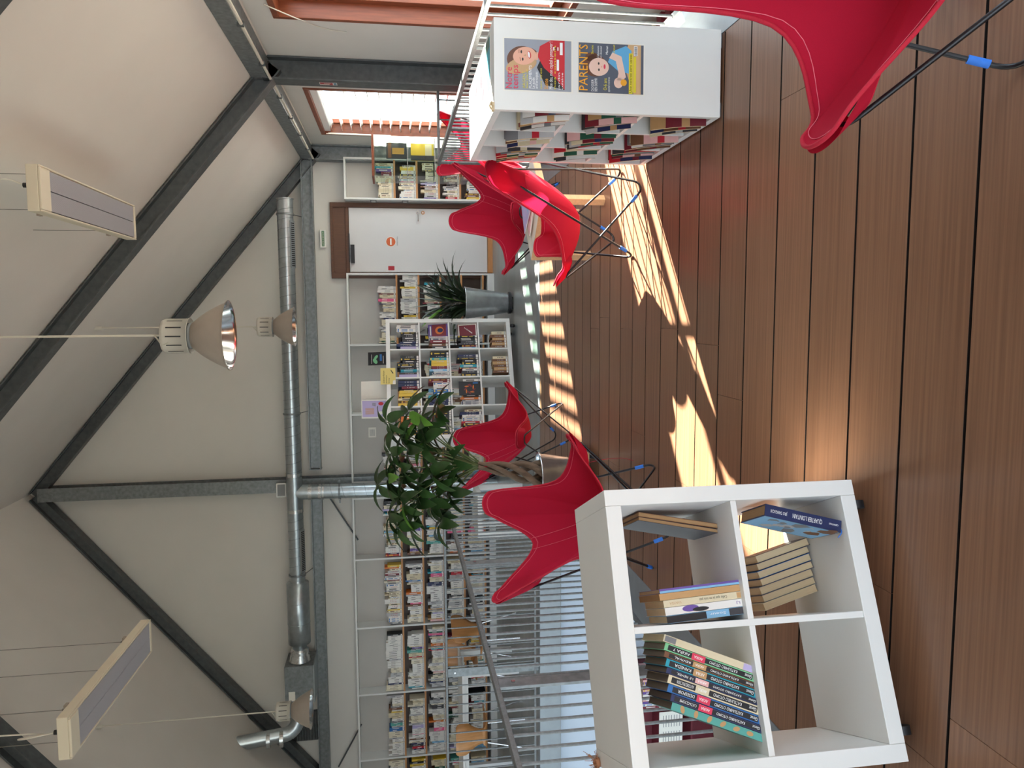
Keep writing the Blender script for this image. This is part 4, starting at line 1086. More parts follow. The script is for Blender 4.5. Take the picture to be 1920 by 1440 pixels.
m_ = MB(); m_.box(-0.004, 0.03, -0.006, 0.02, 0.0, 0.012); m_.tube(crom([(0.0, -0.003, 0.012), (0.01, -0.008, 0.02), (0.02, 0.0, 0.018), (0.03, -0.006, 0.012), (0.012, -0.008, 0.006)], 5, False), 0.004, 6)
tag(m_.build('tape_bundle', ['page_block'], loc=rack_world(-0.002, -0.002, ztop)), 'crumpled beige tape bundle on the rack corner', 'tape')

# magazines in the rack: stood across the boards, leaning back and sagging
MAGC = ['cover dark red', 'cover cream', 'cover grey', 'cover dark green', 'cover charcoal', 'cover pale pink', 'cover tan', 'cover navy', 'cover white', 'cover brown', 'cover red', 'cover pale grey']
rr = random.Random(23)
def sag_mag(cov, wdt, hgt, th, lean, curl, label, x0, y0, z0):
    """bottom edge on the board; leans towards +y (away from the camera) with a curl; width runs into the rack (+x)"""
    n = 7; m2 = MB(); fr, bk = [], []
    y, z, a = 0.0, 0.0, lean
    for i in range(n + 1):
        fr.append((y, z)); bk.append((y + th * math.cos(a), z - th * math.sin(a) * min(1, i / 2.0)))
        y += math.sin(a) * hgt / n; z += math.cos(a) * hgt / n; a += curl / n
    k = 2 * (n + 1)
    vs = [(s, y, z) for (y, z) in fr for s in (0, wdt)] + [(s, y, z) for (y, z) in bk for s in (0, wdt)]
    for i in range(n):
        m2.add([vs[2 * i], vs[2 * i + 1], vs[2 * i + 3], vs[2 * i + 2]], [(0, 1, 2, 3)], 2 if i in (n - 2, n - 1) else (3 if i == 2 else 0), False)
        m2.add([vs[k + 2 * i], vs[k + 2 * i + 1], vs[k + 2 * i + 3], vs[k + 2 * i + 2]], [(3, 2, 1, 0)], 0, False)
        for s in (0, 1): m2.add([vs[2 * i + s], vs[2 * i + 2 + s], vs[k + 2 * i + 2 + s], vs[k + 2 * i + s]], [(0, 1, 2, 3) if s else (3, 2, 1, 0)], 1)
    m2.add([vs[2 * n], vs[2 * n + 1], vs[k + 2 * n + 1], vs[k + 2 * n]], [(0, 1, 2, 3)], 1)
    m2.add([vs[0], vs[1], vs[k + 1], vs[k]], [(3, 2, 1, 0)], 1)
    o = m2.build('magazine', [cov, 'page_grey' if rr.random() < .45 else 'page_block', rr.choice(MAGC), rr.choice(MAGC)], loc=rack_world(x0, y0, z0), rotz=a_)
    return tag(o, label, 'magazine', 'magazines in the rack')
CN = ('nearest', 'middle', 'farthest'); RN = ('bottom', 'middle', 'top')
for ci in range(3):
    for ri in range(3):
        zc = zb + 0.03 + ri * RCZ + (0.008 if ri else 0.0) + 0.002
        n = {2: 9, 1: 8, 0: 8}[ri]
        y = 0.03 + ci * RCY + (0.012 if ci else 0.004) + {2: 0.0, 1: 0.03, 0: 0.04}[ri]
        for k in range(n):
            th = rr.uniform(0.005, 0.010)
            t_ = k / (n - 1.0)
            h = rr.uniform(0.215, 0.255); w = rr.uniform(0.20, 0.235)
            cov = MAGC[(ci * 5 + ri * 3 + k * 2 + (k // 3)) % 12]
            if ri == 1 and ci == 1 and k == 0: cov = 'cover dark green'
            if ri == 2 and ci == 0 and k == 0: cov = 'cover dark red'
            lab = '%s magazine, %s from the front, in the %s row of the %s rack column' % (cov[6:], ordinal(k + 1), RN[ri], CN[ci])
            ln = 0.18 + 0.30 * t_ ; cu = 0.62 - 0.15 * t_
            sag_mag(cov, w, h, th, ln, cu, lab, rr.uniform(-0.022, 0.02), y, zc)
            y += th * 1.25 + rr.uniform(0.003, 0.008)
# ------------------------------------------------------------------ books
def unit_book_mesh(color, var):
    m2 = MB()
    lab = 'cover white' if color not in ('white', 'ivory', 'cream') else 'cover pale grey'
    ttl = {'white': ['ink', 'cover blue', 'cover red'], 'ivory': ['ink', 'cover brown', 'cover dark red'], 'cream': ['ink', 'cover brown', 'cover navy'], 'pale grey': ['ink', 'cover navy', 'cover red']}.get(color, ['cover white', 'cover yellow', 'cover pale grey'])[var % 3]
    m2.box(0, 0.05, 0.0, 1, 0, 1, 0); m2.box(0.95, 1, 0.0, 1, 0, 1, 0); m2.box(0.05, 0.95, 0, 0.012, 0, 1, 0)
    m2.box(0.05, 0.95, 0.012, 0.985, 0.015, 0.985, 1)
    f = -0.003
    m2.quad((0.06, f, 0.03), (0.94, f, 0.03), (0.94, f, 0.13), (0.06, f, 0.13), 2)
    if var % 3 == 0: m2.quad((0.32, f, 0.34), (0.68, f, 0.34), (0.68, f, 0.82), (0.32, f, 0.82), 3)
    elif var % 3 == 1:
        m2.quad((0.3, f, 0.50), (0.7, f, 0.50), (0.7, f, 0.78), (0.3, f, 0.78), 3); m2.quad((0.38, f, 0.24), (0.62, f, 0.24), (0.62, f, 0.42), (0.38, f, 0.42), 3); m2.quad((0.06, f, 0.9), (0.94, f, 0.9), (0.94, f, 0.96), (0.06, f, 0.96), 3)
    else:
        for z in (0.30, 0.36, 0.42, 0.50, 0.56, 0.66): m2.quad((0.36, f, z), (0.64, f, z), (0.64, f, z + 0.035), (0.36, f, z + 0.035), 3)
    o = m2.build('book', ['cover ' + color, 'page_block', lab, ttl])
    me = o.data; bpy.data.objects.remove(o)
    return me
UB = {}
def put_book(color, var, loc, rz, w, d, h, lean, label, group):
    k = (color, var % 3)
    if k not in UB: UB[k] = unit_book_mesh(*k)
    o = bpy.data.objects.new('book', UB[k]); COL.objects.link(o)
    o.location = loc; o.rotation_euler = (0, lean, rz); o.scale = (w, d, h)
    return tag(o, label, 'book', group)
LIGHT = ['white'] * 22 + ['ivory'] * 9 + ['cream'] * 7 + ['pale grey'] * 8 + ['light blue', 'blue', 'navy', 'black', 'black', 'charcoal', 'red', 'dark red', 'pink', 'orange', 'yellow', 'teal', 'dark green', 'purple', 'grey', 'tan', 'pale pink', 'brown', 'turquoise', 'lilac']
DARK = ['black'] * 7 + ['white'] * 4 + ['charcoal'] * 3 + ['pale grey', 'navy', 'navy', 'dark red', 'dark red', 'blue', 'light blue', 'orange', 'cream', 'grey', 'brown', 'lilac', 'turquoise', 'yellow', 'red']
def make_row(rng, x0, x1, pal, hmin, hmax, wmin=0.012, wmax=0.034, fill=1.0):
    out = []; x = x0 + 0.003; xe = x0 + (x1 - x0) * fill; run = 0
    while True:
        if run <= 0:
            col = rng.choice(pal); run = rng.choice((1, 1, 1, 2, 3, 4)) if col in ('white', 'ivory', 'black', 'cream') else rng.choice((1, 1, 2))
            h = rng.uniform(hmin, hmax); w = rng.uniform(wmin, wmax)
        hh = h * rng.uniform(0.97, 1.0); ww = w * rng.uniform(0.9, 1.1)
        if x + ww > xe - 0.002: break
        out.append((x, ww, hh, col, rng.randrange(3))); x += ww + 0.0006; run -= 1
    return out
def size_word(w): return 'thin' if w < 0.018 else ('thick' if w > 0.027 else 'medium')
rb = random.Random(77)
stuff = MB(); STM = ['page_block'] + ['cover ' + k for k in PAL] ; SIDX = {k: i + 1 for i, k in enumerate(PAL)}
def stuff_book(x, y, z, w, d, h, col, var):
    i = SIDX[col]
    stuff.box(x, x + w, y, y + d, z, z + h, i)
    lab = SIDX['white'] if col not in ('white', 'ivory', 'cream') else SIDX['pale grey']
    f = y - 0.0006
    stuff.quad((x + w * .08, f, z + h * .03), (x + w * .92, f, z + h * .03), (x + w * .92, f, z + h * .12), (x + w * .08, f, z + h * .12), lab)
    tc = SIDX['charcoal'] if col in ('white', 'ivory', 'cream', 'pale grey', 'light blue', 'yellow') else SIDX['white']
    a, b_ = ((.35, .8), (.5, .78), (.3, .6))[var]
    stuff.quad((x + w * .38, f, z + h * a), (x + w * .62, f, z + h * a), (x + w * .62, f, z + h * b_), (x + w * .38, f, z + h * b_), tc)
RWN = ('top', 'second', 'third', 'fourth', 'bottom')
def fill_case(xs, name, bays, thing_rows, pal=LIGHT, fills=None, yf=10.965, trim=None):
    for bi in range(len(xs) - 1):
        for ri, z in enumerate(SHZ):
            hmax = 0.262
            fl_ = rb.uniform(0.86, 1.0) if fills is None else fills(bi, ri)
            row = make_row(rb, xs[bi] + 0.026, xs[bi + 1] - 0.026, pal, 0.175, hmax if ri else 0.262, fill=fl_)
            x1e = xs[bi + 1] - 0.026
            for k, (x, w, h, col, var) in enumerate(row):
                d = rb.uniform(0.12, 0.17); yy = yf + rb.uniform(0, 0.012)
                if (bi, ri) in thing_rows:
                    lb = '%s %s book, %s from left, %s row%s of the %s' % (size_word(w), col, ordinal(k + 1), RWN[ri], (', ' + bays[bi]) if bays[bi] else '', name)
                    put_book(col, var, (x, yy, z + 0.0005), 0, w, d, h, 0, lb, 'books in the ' + name)
                else: stuff_book(x, yy, z + 0.0005, w, d, h, col, var)
fill_case([1.58, 2.16], 'narrow bookcase by the door', [''], {(0, r) for r in range(5)}, fills=lambda b, r: (0.95, 0.9, 1.0, 0.9, 0.95)[r])
fill_case([-2.50, -1.49, -0.48, 0.548], 'three-bay bookcase', ['left bay', 'middle bay', 'right bay'], set(), fills=lambda b, r: (0.85, 1.0, 0.9, 0.55, 0.8)[r] if b == 2 else (0.0 if (r == 0 and b == 1) else (0.55 if r == 0 else 0.95)))
fill_case([LW + 0.03, -6.79, -5.75, -4.705, -3.655, -2.72], 'long bookcase', ['fifth bay', 'fourth bay', 'third bay', 'second bay', 'first bay'], {(b, 0) for b in (3, 4)})
# the four by four cube shelf
cs, sn = math.cos(FS_RZ), math.sin(FS_RZ)
def fs_world(x, y, z): return (FS_LOC[0] + x * cs - y * sn, FS_LOC[1] + x * sn + y * cs, z)
CNM = ('left', 'second', 'third', 'right'); RNM = ('bottom', 'third', 'second', 'top')
for i in range(4):
    for j in range(4):
        x0 = 0.047 + i * (FCW + 0.018); z = 0.07 + 0.047 + j * (FCH + 0.018) + 0.0006
        if j == 0:
            if i < 2: continue
            n = 6; x = x0 + (0.02 if i == 3 else 0.05)
            for k in range(n):
                w = rb.uniform(0.028, 0.042); col = ('brown', 'tan', 'brown', 'tan', 'brown', 'cream')[k]
                if x + w > x0 + FCW - 0.02: break
                put_book(col, 2, fs_world(x, 0.05, z), FS_RZ, w, 0.15, rb.uniform(0.17, 0.20), 0.0, 'old %s book, %s from left, bottom row, %s column, far cube shelf' % (col, ordinal(k + 1), CNM[i]), 'old brown books on the bottom of the cube shelf'); x += w + 0.001
            continue
        full = {(3, 1): 0.55, (3, 2): 0.52}.get((i, j), rb.uniform(0.9, 1.0))
        row = make_row(rb, x0, x0 + FCW, DARK, 0.19, 0.262, 0.014, 0.036, fill=full)
        for k, (x, w, h, col, var) in enumerate(row):
            put_book(col, var, fs_world(x, 0.015 + rb.uniform(0, 0.02), z), FS_RZ, w, rb.uniform(0.13, 0.17), h, 0.0, '%s %s novel, %s from left, %s row, %s column, far cube shelf' % (size_word(w), col, ordinal(k + 1), RNM[j], CNM[i]), 'novels in the four by four cube shelf')
def cover_book(label, x, y, z, w, h, th, lean, mats, draw, rzoff=0.0, world=None):
    m2 = MB(); m2.box(-w / 2, w / 2, 0, 0.0015, 0, h, 0); m2.box(-w / 2, w / 2, th - 0.0015, th, 0, h, 0); m2.box(-w / 2, -w / 2 + 0.002, 0.0015, th - 0.0015, 0, h, 0); m2.box(-w / 2 + 0.002, w / 2 - 0.003, 0.0015, th - 0.0015, 0.003, h - 0.003, 1)
    draw(m2)
    o = m2.build('book', mats); o.location = fs_world(x, y, z); o.rotation_euler = (-lean, 0, FS_RZ + rzoff)
    return tag(o, label, 'book')
zr2 = 0.07 + 0.047 + 1 * (FCH + 0.018) + 0.0006; zr3 = zr2 + FCH + 0.018; xr = 0.047 + 3 * (FCW + 0.018)
def dr1(m):
    poly(m, [(-.075, .02), (.075, .02), (.075, .19), (-.075, .19)], 0.0005, 3); ell(m, .0, .10, .05, .05, 0.001, 2); ell(m, .0, .09, .028, .034, 0.0014, 4); poly(m, [(-.06, .20), (.06, .20), (.06, .215), (-.06, .215)], 0.001, 5)
cover_book('purple paperback shown face-out in the right column of the cube shelf', xr + 0.255, 0.04, zr3, 0.165, 0.235, 0.03, 0.16, ['cover purple', 'page_block', 'cover orange', 'cover dark red', 'cover navy', 'cover white'], dr1)
def dr2(m):
    poly(m, [(-.082, .004), (.082, .004), (.082, .226), (-.082, .226)], 0.0005, 2); poly(m, [(-.07, .016), (.07, .016), (.07, .214), (-.07, .214)], 0.001, 0)
    for q in range(7): poly(m, [(-.045 + q * .012, .06 + q * .014), (-.03 + q * .012, .06 + q * .014), (-.024 + q * .012, .075 + q * .012), (-.04 + q * .012, .068 + q * .014)], 0.0014, 2)
cover_book('maroon hardback with white border shown face-out, right column of the cube shelf', xr + 0.25, 0.04, zr2, 0.17, 0.232, 0.022, 0.14, ['cover dark red', 'page_block', 'cover white'], dr2)
def dr3(m):
    for q in range(9):
        a = q * 0.75; ell(m, -.01 + .045 * math.cos(a), .13 + .05 * math.sin(a), .026, .008, 0.0006 + q * 0.0001, 2 + q % 2, a + 0.9)
    poly(m, [(.055, .03), (.072, .03), (.072, .09), (.055, .09)], 0.0012, 4)
cover_book('black hardback with red swirl shown face-out, second column of the cube shelf', 0.047 + 1 * (FCW + 0.018) + 0.20, 0.004, zr2, 0.17, 0.255, 0.012, 0.0, ['cover black', 'page_block', 'cover dark red', 'cover orange', 'cover blue'], dr3)
def dr4(m):
    ell(m, -.03, .13, .035, .022, 0.0006, 2, 0.6); ell(m, .015, .12, .03, .016, 0.0008, 2, -0.7); poly(m, [(-.03, .05), (.05, .05), (.05, .075), (-.03, .075)], 0.0008, 3); poly(m, [(-.06, .17), (.05, .17), (.05, .174), (-.06, .174)], 0.0008, 4); poly(m, [(-.06, .03), (.03, .03), (.03, .036), (-.06, .036)], 0.0008, 4)
cover_book('dark book with pale butterfly cover standing on top of the four by four shelf', 1.03, 0.10, 1.562, 0.155, 0.215, 0.014, 0.20, ['cover black', 'page_block', 'cover mint', 'cover blue', 'cover white'], dr4, -0.25)
def sheet(name, label, cat, x, y, z, w, h, lean, mats, draw, rzoff=0.0):
    m2 = MB(); m2.box(-w / 2, w / 2, 0, 0.0012, 0, h, 0); draw(m2)
    o = m2.build(name, mats); o.location = fs_world(x, y, z); o.rotation_euler = (-lean, 0, FS_RZ + rzoff); return tag(o, label, cat)
sheet('paper_sheet', 'blank white sheet leaning on top of the four by four shelf', 'paper', 0.68, 0.22, 1.5605, 0.215, 0.30, 0.08, ['paper'], lambda m: None, -0.12)
def dr5(m):
    poly(m, [(-.095, .01), (.095, .01), (.095, .285), (-.095, .285)], 0.0004, 1); ell(m, .06, .07, .02, .03, 0.0008, 2); ell(m, -.05, .08, .02, .03, 0.0008, 0, .3)
    for q in range(6): poly(m, [(-.06 + q * .012, .15), (-.053 + q * .012, .15), (-.053 + q * .012, .25), (-.06 + q * .012, .25)], 0.0008, 3)
    for q in range(4): poly(m, [(.03 + q * .01, .13), (.037 + q * .01, .13), (.045 + q * .008, .17), (.04 + q * .008, .17)], 0.0008, 4)
sheet('poster', 'lilac-grey poster with red shape leaning on top of the four by four shelf', 'poster', 0.43, 0.18, 1.5605, 0.22, 0.295, 0.08, ['paper', 'cover lilac', 'cover red', 'cover tan', 'cover grey'], dr5, -0.38)
def dr6(m):
    for s, z, sz, w in (('Science-fiction', .128, .026, .155), ('fantastique', .098, .022, .10), ('fantasy', .070, .022, .068)): put_text(m, s, (-.088, -0.0006, z), (1, 0, 0), (0, 0, 1), sz, 1, width=w)
    poly(m, [(.035, .020), (.045, .028), (.080, .052), (.076, .058), (.042, .040), (.030, .040), (.036, .032)], 0.0006, 1)
    poly(m, [(-.098, .002), (-.05, .002), (-.055, .03), (-.098, .035)], 0.0005, 2)
sheet('shelf_sign', 'yellow science-fiction sign card hanging over the top edge of the cube shelf', 'sign', 0.765, -0.004, 1.455, 0.20, 0.172, 0.0, ['yellow_card', 'ink', 'paper'], dr6)
m_ = MB(); m_.box(0, .15, 0, .001, 0, .11, 0)
for q in range(6): m_.quad((.02, -.0005, .02 + q * .013), (.12, -.0005, .02 + q * .013), (.12, -.0005, .025 + q * .013), (.02, -.0005, .025 + q * .013), 1)
tag(m_.build('notice', ['paper', 'cover grey'], loc=(-1.86, 11.150, 1.76)), 'small printed notice on the back panel of the three-bay bookcase', 'notice')
tag(stuff.build('books', STM), 'remaining mostly white paperbacks filling the lower rows of the back bookcases', 'books', kind='stuff')

# ------------------------------------------------------------------ books in the near cube shelf
ca, sa = math.cos(NS_RZ), math.sin(NS_RZ)
NSM = Matrix.Translation(NS_LOC) @ Matrix.Rotation(NS_RZ, 4, 'Z')
def hero(label, px, py, pz, lean, w, d, h, cover, page='page_block', side=1, front_pages=False, draw=None, extra=(), group=None, soft=0.0012):
    """side=+1: book lies to the left of its pivot (leaning right); -1: to the right of it (leaning left)"""
    x0, x1 = (-w, 0) if side > 0 else (0, w)
    m2 = MB(); t = soft
    m2.box(x0, x0 + t, 0, d, 0, h, 0); m2.box(x1 - t, x1, 0, d, 0, h, 0)
    if front_pages: m2.box(x0 + t, x1 - t, d - t, d, 0, h, 0); m2.box(x0 + t, x1 - t, 0.002, d - t, 0.002, h - 0.002, 1)
    else: m2.box(x0 + t, x1 - t, 0, t, 0, h, 0); m2.box(x0 + t, x1 - t, t, d - 0.003, 0.002, h - 0.002, 1)
    if draw: draw(m2, x0, x1)
    o = m2.build('book', [cover, page] + list(extra))
    o.matrix_world = NSM @ Matrix.Translation((px, py, pz)) @ Matrix.Rotation(lean, 4, 'Y')
    return tag(o, label, 'book', group)
def spine_rect(m2, xa, xb, za, zb_, mi, off=0.0003): m2.quad((xa, -off, za), (xb, -off, za), (xb, -off, zb_), (xa, -off, zb_), mi)
def spine_text(m2, s, xc, z, size, mi, width): 
    vs, fs, w = text_geo(s); put_text(m2, s, (xc + size * 0.34, -0.0007, z), (0, 0, 1), (-1, 0, 0), size, mi, width=width)
ZU, ZL = 0.4622, 0.1137
def akira(band, col2, vol, title, tcol=4):
    def f(m2, a, b_):
        w = b_ - a; c = (a + b_) / 2
        spine_rect(m2, a + w * .16, b_ - w * .16, 0.006, 0.262, 2)
        if band: spine_rect(m2, a + w * .05, b_ - w * .05, 0.150, 0.190, 3, 0.0005)
        spine_text(m2, 'KATSUHIRO OTOMO', c, 0.052, w * .55, 4, 0.085)
        if band: spine_text(m2, 'AKIRA', c, 0.157, w * .55, tcol, 0.026)
        spine_text(m2, title, c, 0.196, w * .55, 4, 0.05)
        spine_text(m2, 'Glenat', c, 0.008, w * .6, 4, 0.022)
    return f
hero('cream spiral-marked comic, rightmost of the leaning comics in the near shelf', 0.276, 0.03, ZU, math.radians(22.4), 0.0195, 0.20, 0.272, 'cover cream', draw=lambda m, a, b_: (spine_rect(m, a + .001, b_ - .001, 0.0, 0.03, 2), spine_rect(m, a + .002, b_ - .002, 0.235, 0.268, 3)), extra=('cover lilac', 'cover grey'), group='leaning comics in the near shelf')
AK = [('mint', 'print_pink', 'AKIRA 7', 0.0205), ('brown', 'cover tan', 'REVIVAL', 0.016), ('turquoise', 'cover tan', 'KANEDA', 0.0215), ('navy', 'cover pale pink', 'LE REVEIL', 0.0155), ('cream', 'cover cream', 'AUTODESTRUCTION', 0.0225), ('blue', 'print_pink', 'DESESPOIR', 0.0215), ('navy', 'print_pink', 'CATACLYSME', 0.019)]
xp = 0.276 - 0.0195 / 0.9245 - 0.0012
for k, (col, band, ti, w) in enumerate(AK):
    hero('%s comic with black spine band, %s leaning comic from the right in near shelf' % (col, ordinal(k + 2)), xp, 0.03 + 0.002 * (k % 3), ZU, math.radians(22.4), w, 0.20, 0.272 + 0.004 * (k % 2), 'cover ' + col, 'page_grey', draw=akira(True, None, k, ti, 13 if False else 4), extra=('print_black', band, 'print_white'), group='leaning comics in the near shelf')
    xp -= w / 0.9245 + 0.0012
def teal_draw(m, a, b_):
    for q in range(6): ell(m, (a + b_) / 2, 0.04 + 0.04 * q, 0.006, 0.010, 0.0005, 2, 0.4 * q)
hero('teal patterned comic, leftmost of the leaning comics in the near shelf', xp, 0.032, ZU, math.radians(22.4), 0.02, 0.205, 0.272, 'cover teal', 'page_grey', draw=teal_draw, extra=('cover tan',), group='leaning comics in the near shelf')
# upright books beside the middle divider
L3 = math.radians(-3.0)
def d_last(m, a, b_): spine_rect(m, a + .001, b_ - .001, .12, .24, 2); spine_rect(m, a + .001, b_ - .001, .0, .05, 3); spine_text(m, 'Soeur', (a + b_) / 2, .06, .010, 4, .05)
def d_white(m, a, b_): ell(m, (a + b_) / 2 + .002, .165, .009, .025, 0.0004, 2); ell(m, (a + b_) / 2 - .003, .135, .006, .025, 0.0006, 3); spine_text(m, 'LJ', (a + b_) / 2, .012, .010, 2, .012)
def d_cream(m, a, b_): spine_text(m, 'Celle que je ne suis pas', (a + b_) / 2, .050, .011, 3, .085); spine_text(m, 'VANYDA', (a + b_) / 2, .19, .010, 2, .036); spine_rect(m, a + .002, b_ - .002, .005, .02, 2)
XL = 0.419
for (lb, w, h, d, cov, page, dr, ex) in (
    ('blue-grey comic spine against the middle divider in the near shelf', 0.021, 0.238, 0.175, 'cover light blue', 'page_block', d_last, ('cover black', 'cover charcoal', 'print_white')),
    ('white comic with purple flower spine, second from the divider in near shelf', 0.021, 0.242, 0.18, 'cover white', 'page_block', d_white, ('cover purple', 'cover black')),
    ('cream comic with dark lettering on spine, third from divider in near shelf', 0.0195, 0.244, 0.18, 'cover cream', 'page_block', d_cream, ('cover tan', 'ink')),
    ('tan-edged old paperback, fourth from the divider in near shelf', 0.0185, 0.254, 0.20, 'cover tan', 'page_old', None, ()),
    ('thin purple comic with light blue spine, fifth from divider in near shelf', 0.012, 0.252, 0.20, 'cover purple', 'page_block', lambda m, a, b_: spine_rect(m, a, a + 0.006, 0.0, 0.252, 2), ('cover light blue',))):
    hero(lb, XL, 0.028, ZU, L3, w, d, h, cov, page, side=-1, draw=dr, extra=ex, group='upright comics beside the divider of the near shelf'); XL += w / math.cos(L3) + 0.001
hero('brown old book leaning on the right panel of the near shelf', 0.688, 0.12, ZU, math.radians(11.0), 0.014, 0.21, 0.262, 'cover brown', 'page_old', front_pages=True)
hero('thin dark folder beside the brown book at right of near shelf', 0.672, 0.125, ZU, math.radians(11.5), 0.012, 0.20, 0.262, 'cover charcoal', 'page_old', front_pages=True)
def d_ql(m, a, b_):
    c = (a + b_) / 2
    spine_text(m, 'QUARTIER LOINTAIN', c, 0.062, 0.020, 2, 0.095); spine_text(m, 'JIRO TANIGUCHI', c, 0.175, 0.014, 2, 0.052); spine_text(m, 'casterman', c, 0.010, 0.011, 2, 0.030)
    r_ = random.Random(3)
    m.add([(a - 0.0004, y, z) for y, z in ((.004, .003), (.168, .003), (.168, .242), (.004, .242))], [(0, 3, 2, 1)], 3)
    for q in range(26):
        y, z = r_.uniform(.01, .13), r_.uniform(.01, .2); s = r_.uniform(.012, .035)
        m.add([(a - 0.0006 - q * 0.00002, y + s * math.cos(t), z + s * r_.uniform(.4, 1) * math.sin(t)) for t in (0, 1.0, 2.1, 3.1, 4.2, 5.2)], [(5, 4, 3, 2, 1, 0)], 3 + q % 4)
ql = hero('thick dark blue graphic novel leaning in the lower right cell of near shelf', 0.668, 0.02, ZL, math.radians(14.9), 0.036, 0.172, 0.245, 'cover navy', 'page_old', draw=d_ql, extra=('print_white', 'cover light blue', 'cover grey', 'cover brown', 'cover pale grey'), soft=0.003)
m_ = MB(); m_.tube(crom([(-0.02, 0.004, 0.002), (-0.035, -0.002, -0.001), (-0.055, -0.006, 0.012)], 5, False), 0.0016, 5); rbn = m_.build('ribbon', ['blue_tape'], ql)
XB = 0.470
for k in range(7):
    w = (0.023, 0.022, 0.024, 0.022, 0.023, 0.022, 0.024)[k]
    hero('paperback with pages facing out, %s from the left in the near shelf lower cell' % ordinal(k + 1), XB, 0.225 + 0.004 * (k % 3), ZL, math.radians(-14.5), w, 0.125, 0.198 - 0.003 * (k % 2), 'cover ' + ('cream', 'grey', 'grey', 'navy', 'blue', 'navy', 'charcoal')[k], 'page_block', side=-1, front_pages=True, group='paperbacks with pages facing out in the near shelf')
    XB += w / math.cos(math.radians(14.5)) + 0.0012
# dry straw bundle on the near shelf
m_ = MB(); r_ = random.Random(9)
for k in range(46):
    a = r_.uniform(0, 2 * PI); l = r_.uniform(.03, .075)
    m_.tube([(0.012 * math.cos(a), 0.012 * math.sin(a), 0.008), (l * math.cos(a) * .8, l * math.sin(a) * .8, 0.012 + r_.uniform(0, .05))], 0.0012, 4)
m_.lathe([(0, 0), (0.02, 0.001), (0.024, 0.012), (0.012, 0.026), (0, 0.03)], 14)
o = m_.build('straw_ornament', ['straw']); o.location = NSM @ Vector((0.012, 0.36, 0.8565)); o.scale = (0.7, 0.7, 0.7); tag(o, 'brown bristly straw ornament on the back corner of the near shelf', 'ornament')

# ------------------------------------------------------------------ reading tables on the far walkway
def ply_chair(label, loc, rz):
    t = thing('plywood_chair', label, 'chair', loc, rz, 'plywood chairs on the far walkway')
    prof = [(0.20, 0.445, 0.19), (0.10, 0.455, 0.20), (-0.08, 0.44, 0.19), (-0.17, 0.46, 0.13), (-0.195, 0.52, 0.10), (-0.205, 0.60, 0.13), (-0.225, 0.70, 0.205), (-0.24, 0.80, 0.205), (-0.245, 0.835, 0.17)]
    vs = []; C_ = crom([(0, y, z) for y, z, w in prof], 4, False); Wd = crom([(w, 0, 0) for y, z, w in prof], 4, False)
    for c, w in zip(C_, Wd):
        for s in (-1, -0.5, 0, 0.5, 1): vs.append((s * w.x, c.y + 0.03 * (s * s) * (1 if c.z > 0.5 else 0), c.z + (0.012 * s * s if c.z < 0.5 else 0)))
    fs = []
    for i in range(len(C_) - 1):
        for k in range(4): fs.append((i * 5 + k, i * 5 + k + 1, i * 5 + k + 6, i * 5 + k + 5))
    m2 = MB(); m2.add(vs, fs, 0, True); o = m2.build('shell', ['plywood'], t); so = o.modifiers.new('thick', 'SOLIDIFY'); so.thickness = 0.012
    for sx in (-1, 1):
        for sy in (-1, 1):
            m2 = MB(); m2.tube([(sx * 0.13, sy * 0.11, 0.44), (sx * 0.19, sy * 0.19, 0.0)], 0.009, 8); m2.build('leg', ['chrome'], t)
    return t
ply_chair('plywood chair at the right end of the white reading table', (-4.10, 9.02, 0), math.radians(62))
ply_chair('plywood chair with its back to the railing, middle of the reading table', (-5.06, 8.62, 0), math.radians(-4))
ply_chair('plywood chair behind the white reading table, facing the railing', (-4.72, 9.72, 0), math.radians(176))
ply_chair('plywood chair at the left front of the white reading table', (-5.98, 8.52, 0), math.radians(8))
wt = thing('reading_table', 'white reading table with square legs on the far walkway', 'table', (-5.30, 9.18, 0))
m_ = MB(); m_.box(-0.85, 0.85, -0.35, 0.35, 0.69, 0.715); m_.build('table_top', ['white_laminate'], wt)
m_ = MB(); m_.box(-0.83, 0.83, -0.33, -0.28, 0.64, 0.69); m_.box(-0.83, 0.83, 0.28, 0.33, 0.64, 0.69); m_.build('apron', ['white_case'], wt)
for sx in (-1, 1):
    for sy in (-1, 1):
        m_ = MB(); m_.box(sx * 0.80 - 0.03, sx * 0.80 + 0.03, sy * 0.30 - 0.03, sy * 0.30 + 0.03, 0, 0.64); m_.build('leg', ['white_case'], wt)
wb_ = thing('side_table', 'small white side table below the plant by the railing corner', 'table', (-2.28, 8.35, 0))
m_ = MB(); m_.box(-0.25, 0.25, -0.25, 0.25, 0.53, 0.58); m_.build('table_top', ['white_laminate'], wb_)
for sx in (-1, 1):
    for sy in (-1, 1):
        m_ = MB(); m_.box(sx * 0.22 - 0.03, sx * 0.22 + 0.03, sy * 0.22 - 0.03, sy * 0.22 + 0.03, 0, 0.53); m_.build('leg', ['white_laminate'], wb_)

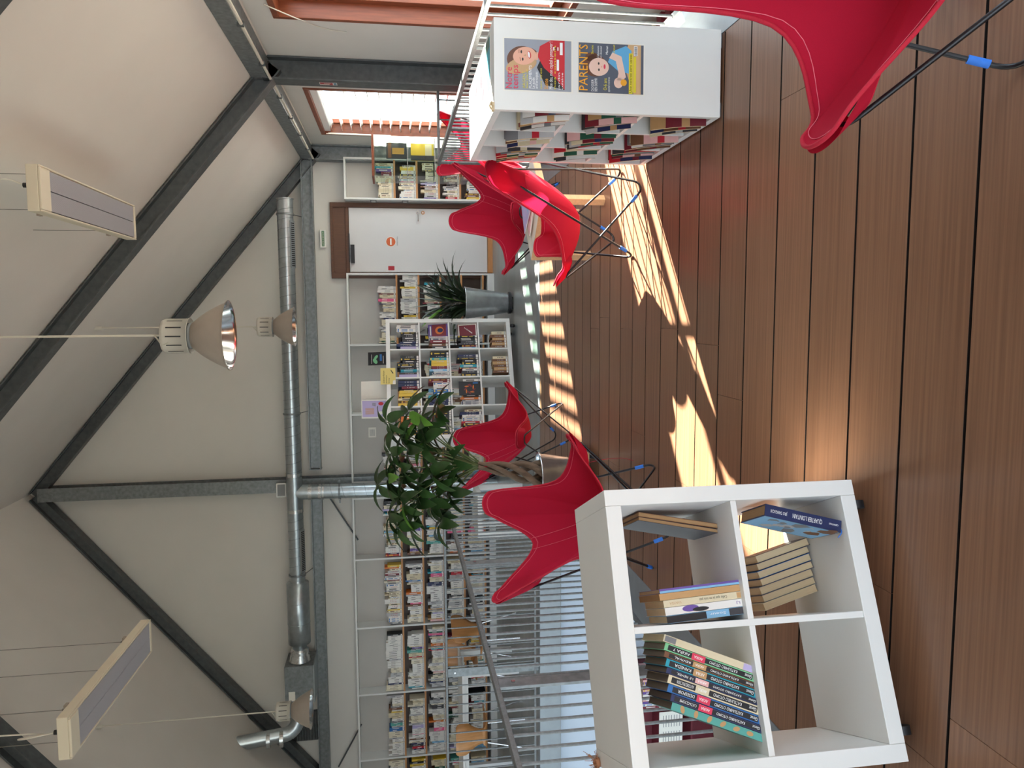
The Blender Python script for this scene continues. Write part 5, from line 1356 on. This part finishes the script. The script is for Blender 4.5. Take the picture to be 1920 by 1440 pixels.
# ------------------------------------------------------------------ the lower storey seen through the railings
mr = thing('maroon_shelf', 'maroon shelf unit on the lower floor below the far walkway', 'shelf', (-4.55, 7.35, LOW))
m_ = MB(); m_.box(-0.75, 0.75, 0.20, 0.235, 0, 2.05); m_.build('back_panel', ['maroon'], mr)
for x in (-0.75, 0.71):
    m_ = MB(); m_.box(x, x + 0.04, -0.12, 0.20, 0, 2.05); m_.build('side_panel', ['maroon'], mr)
for z in (0.1, 0.5, 0.9, 1.3, 1.62):
    m_ = MB(); m_.box(-0.71, 0.71, -0.12, 0.20, z - 0.02, z); m_.build('shelf_board', ['maroon'], mr)
m_ = MB(); m_.box(-0.08, 0.30, -0.132, -0.130, 1.40, 1.66); 
for q in range(7):
    m_.quad((-.05, -.1325, 1.43 + q * .03), (.08, -.1325, 1.43 + q * .03), (.08, -.1325, 1.437 + q * .03), (-.05, -.1325, 1.437 + q * .03), 1); m_.quad((.13, -.1325, 1.43 + q * .03), (.26, -.1325, 1.43 + q * .03), (.26, -.1325, 1.437 + q * .03), (.13, -.1325, 1.437 + q * .03), 1)
o = m_.build('notice', ['paper', 'cover grey'], loc=(-4.55, 7.35, LOW)); tag(o, 'white printed notice on the maroon shelf of the lower floor', 'notice')
for k in range(16):
    put_book(('maroon_' if False else ('dark red', 'white', 'purple', 'pale pink')[k % 4]), k, (-4.22 + k * 0.027, 7.26, LOW + 1.62), 0, 0.024, 0.16, 0.21, 0, '%s book, %s from left, on top board of the maroon lower-floor shelf' % (('dark red', 'white', 'purple', 'pale pink')[k % 4], ordinal(k + 1)), 'books on the maroon shelf')
lb_ = thing('bookcase', 'low-storey bookcase below the window seen through the right railing', 'bookcase', (2.12, 5.9, LOW), PI / 2)
m_ = MB(); m_.box(-1.2, 1.2, -0.2, -0.18, 0, 2.05); m_.build('back_panel', ['white_case'], lb_)
for x in (-1.2, -0.4, 0.38, 1.17):
    m_ = MB(); m_.box(x, x + 0.03, -0.18, 0.15, 0, 2.05); m_.build('upright', ['white_case'], lb_)
for z in (0.1, 0.5, 0.9, 1.3, 1.7, 2.05):
    m_ = MB(); m_.box(-1.17, 1.17, -0.18, 0.15, z - 0.025, z); m_.build('shelf_board', ['white_case'], lb_)
for k in range(14):
    y = 5.0 + k * 0.13; c_ = ('maroon', 'ochre', 'cover cream', 'cover brown', 'maroon')[k % 5]
    m_ = MB(); m_.box(-0.09, 0.09, -0.05, 0.05, 0, 0.24 + 0.02 * (k % 3), 0); m_.box(-0.0915, -0.09, -0.03, 0.03, 0.05, 0.15, 1)
    o = m_.build('file_box', [c_, 'paper'], loc=(2.14, y, LOW + 2.0505)); tag(o, '%s file box, %s from the camera on the lower bookcase by the window' % (c_.replace('cover ', ''), ordinal(k + 1)), 'box', 'file boxes on the lower bookcase')
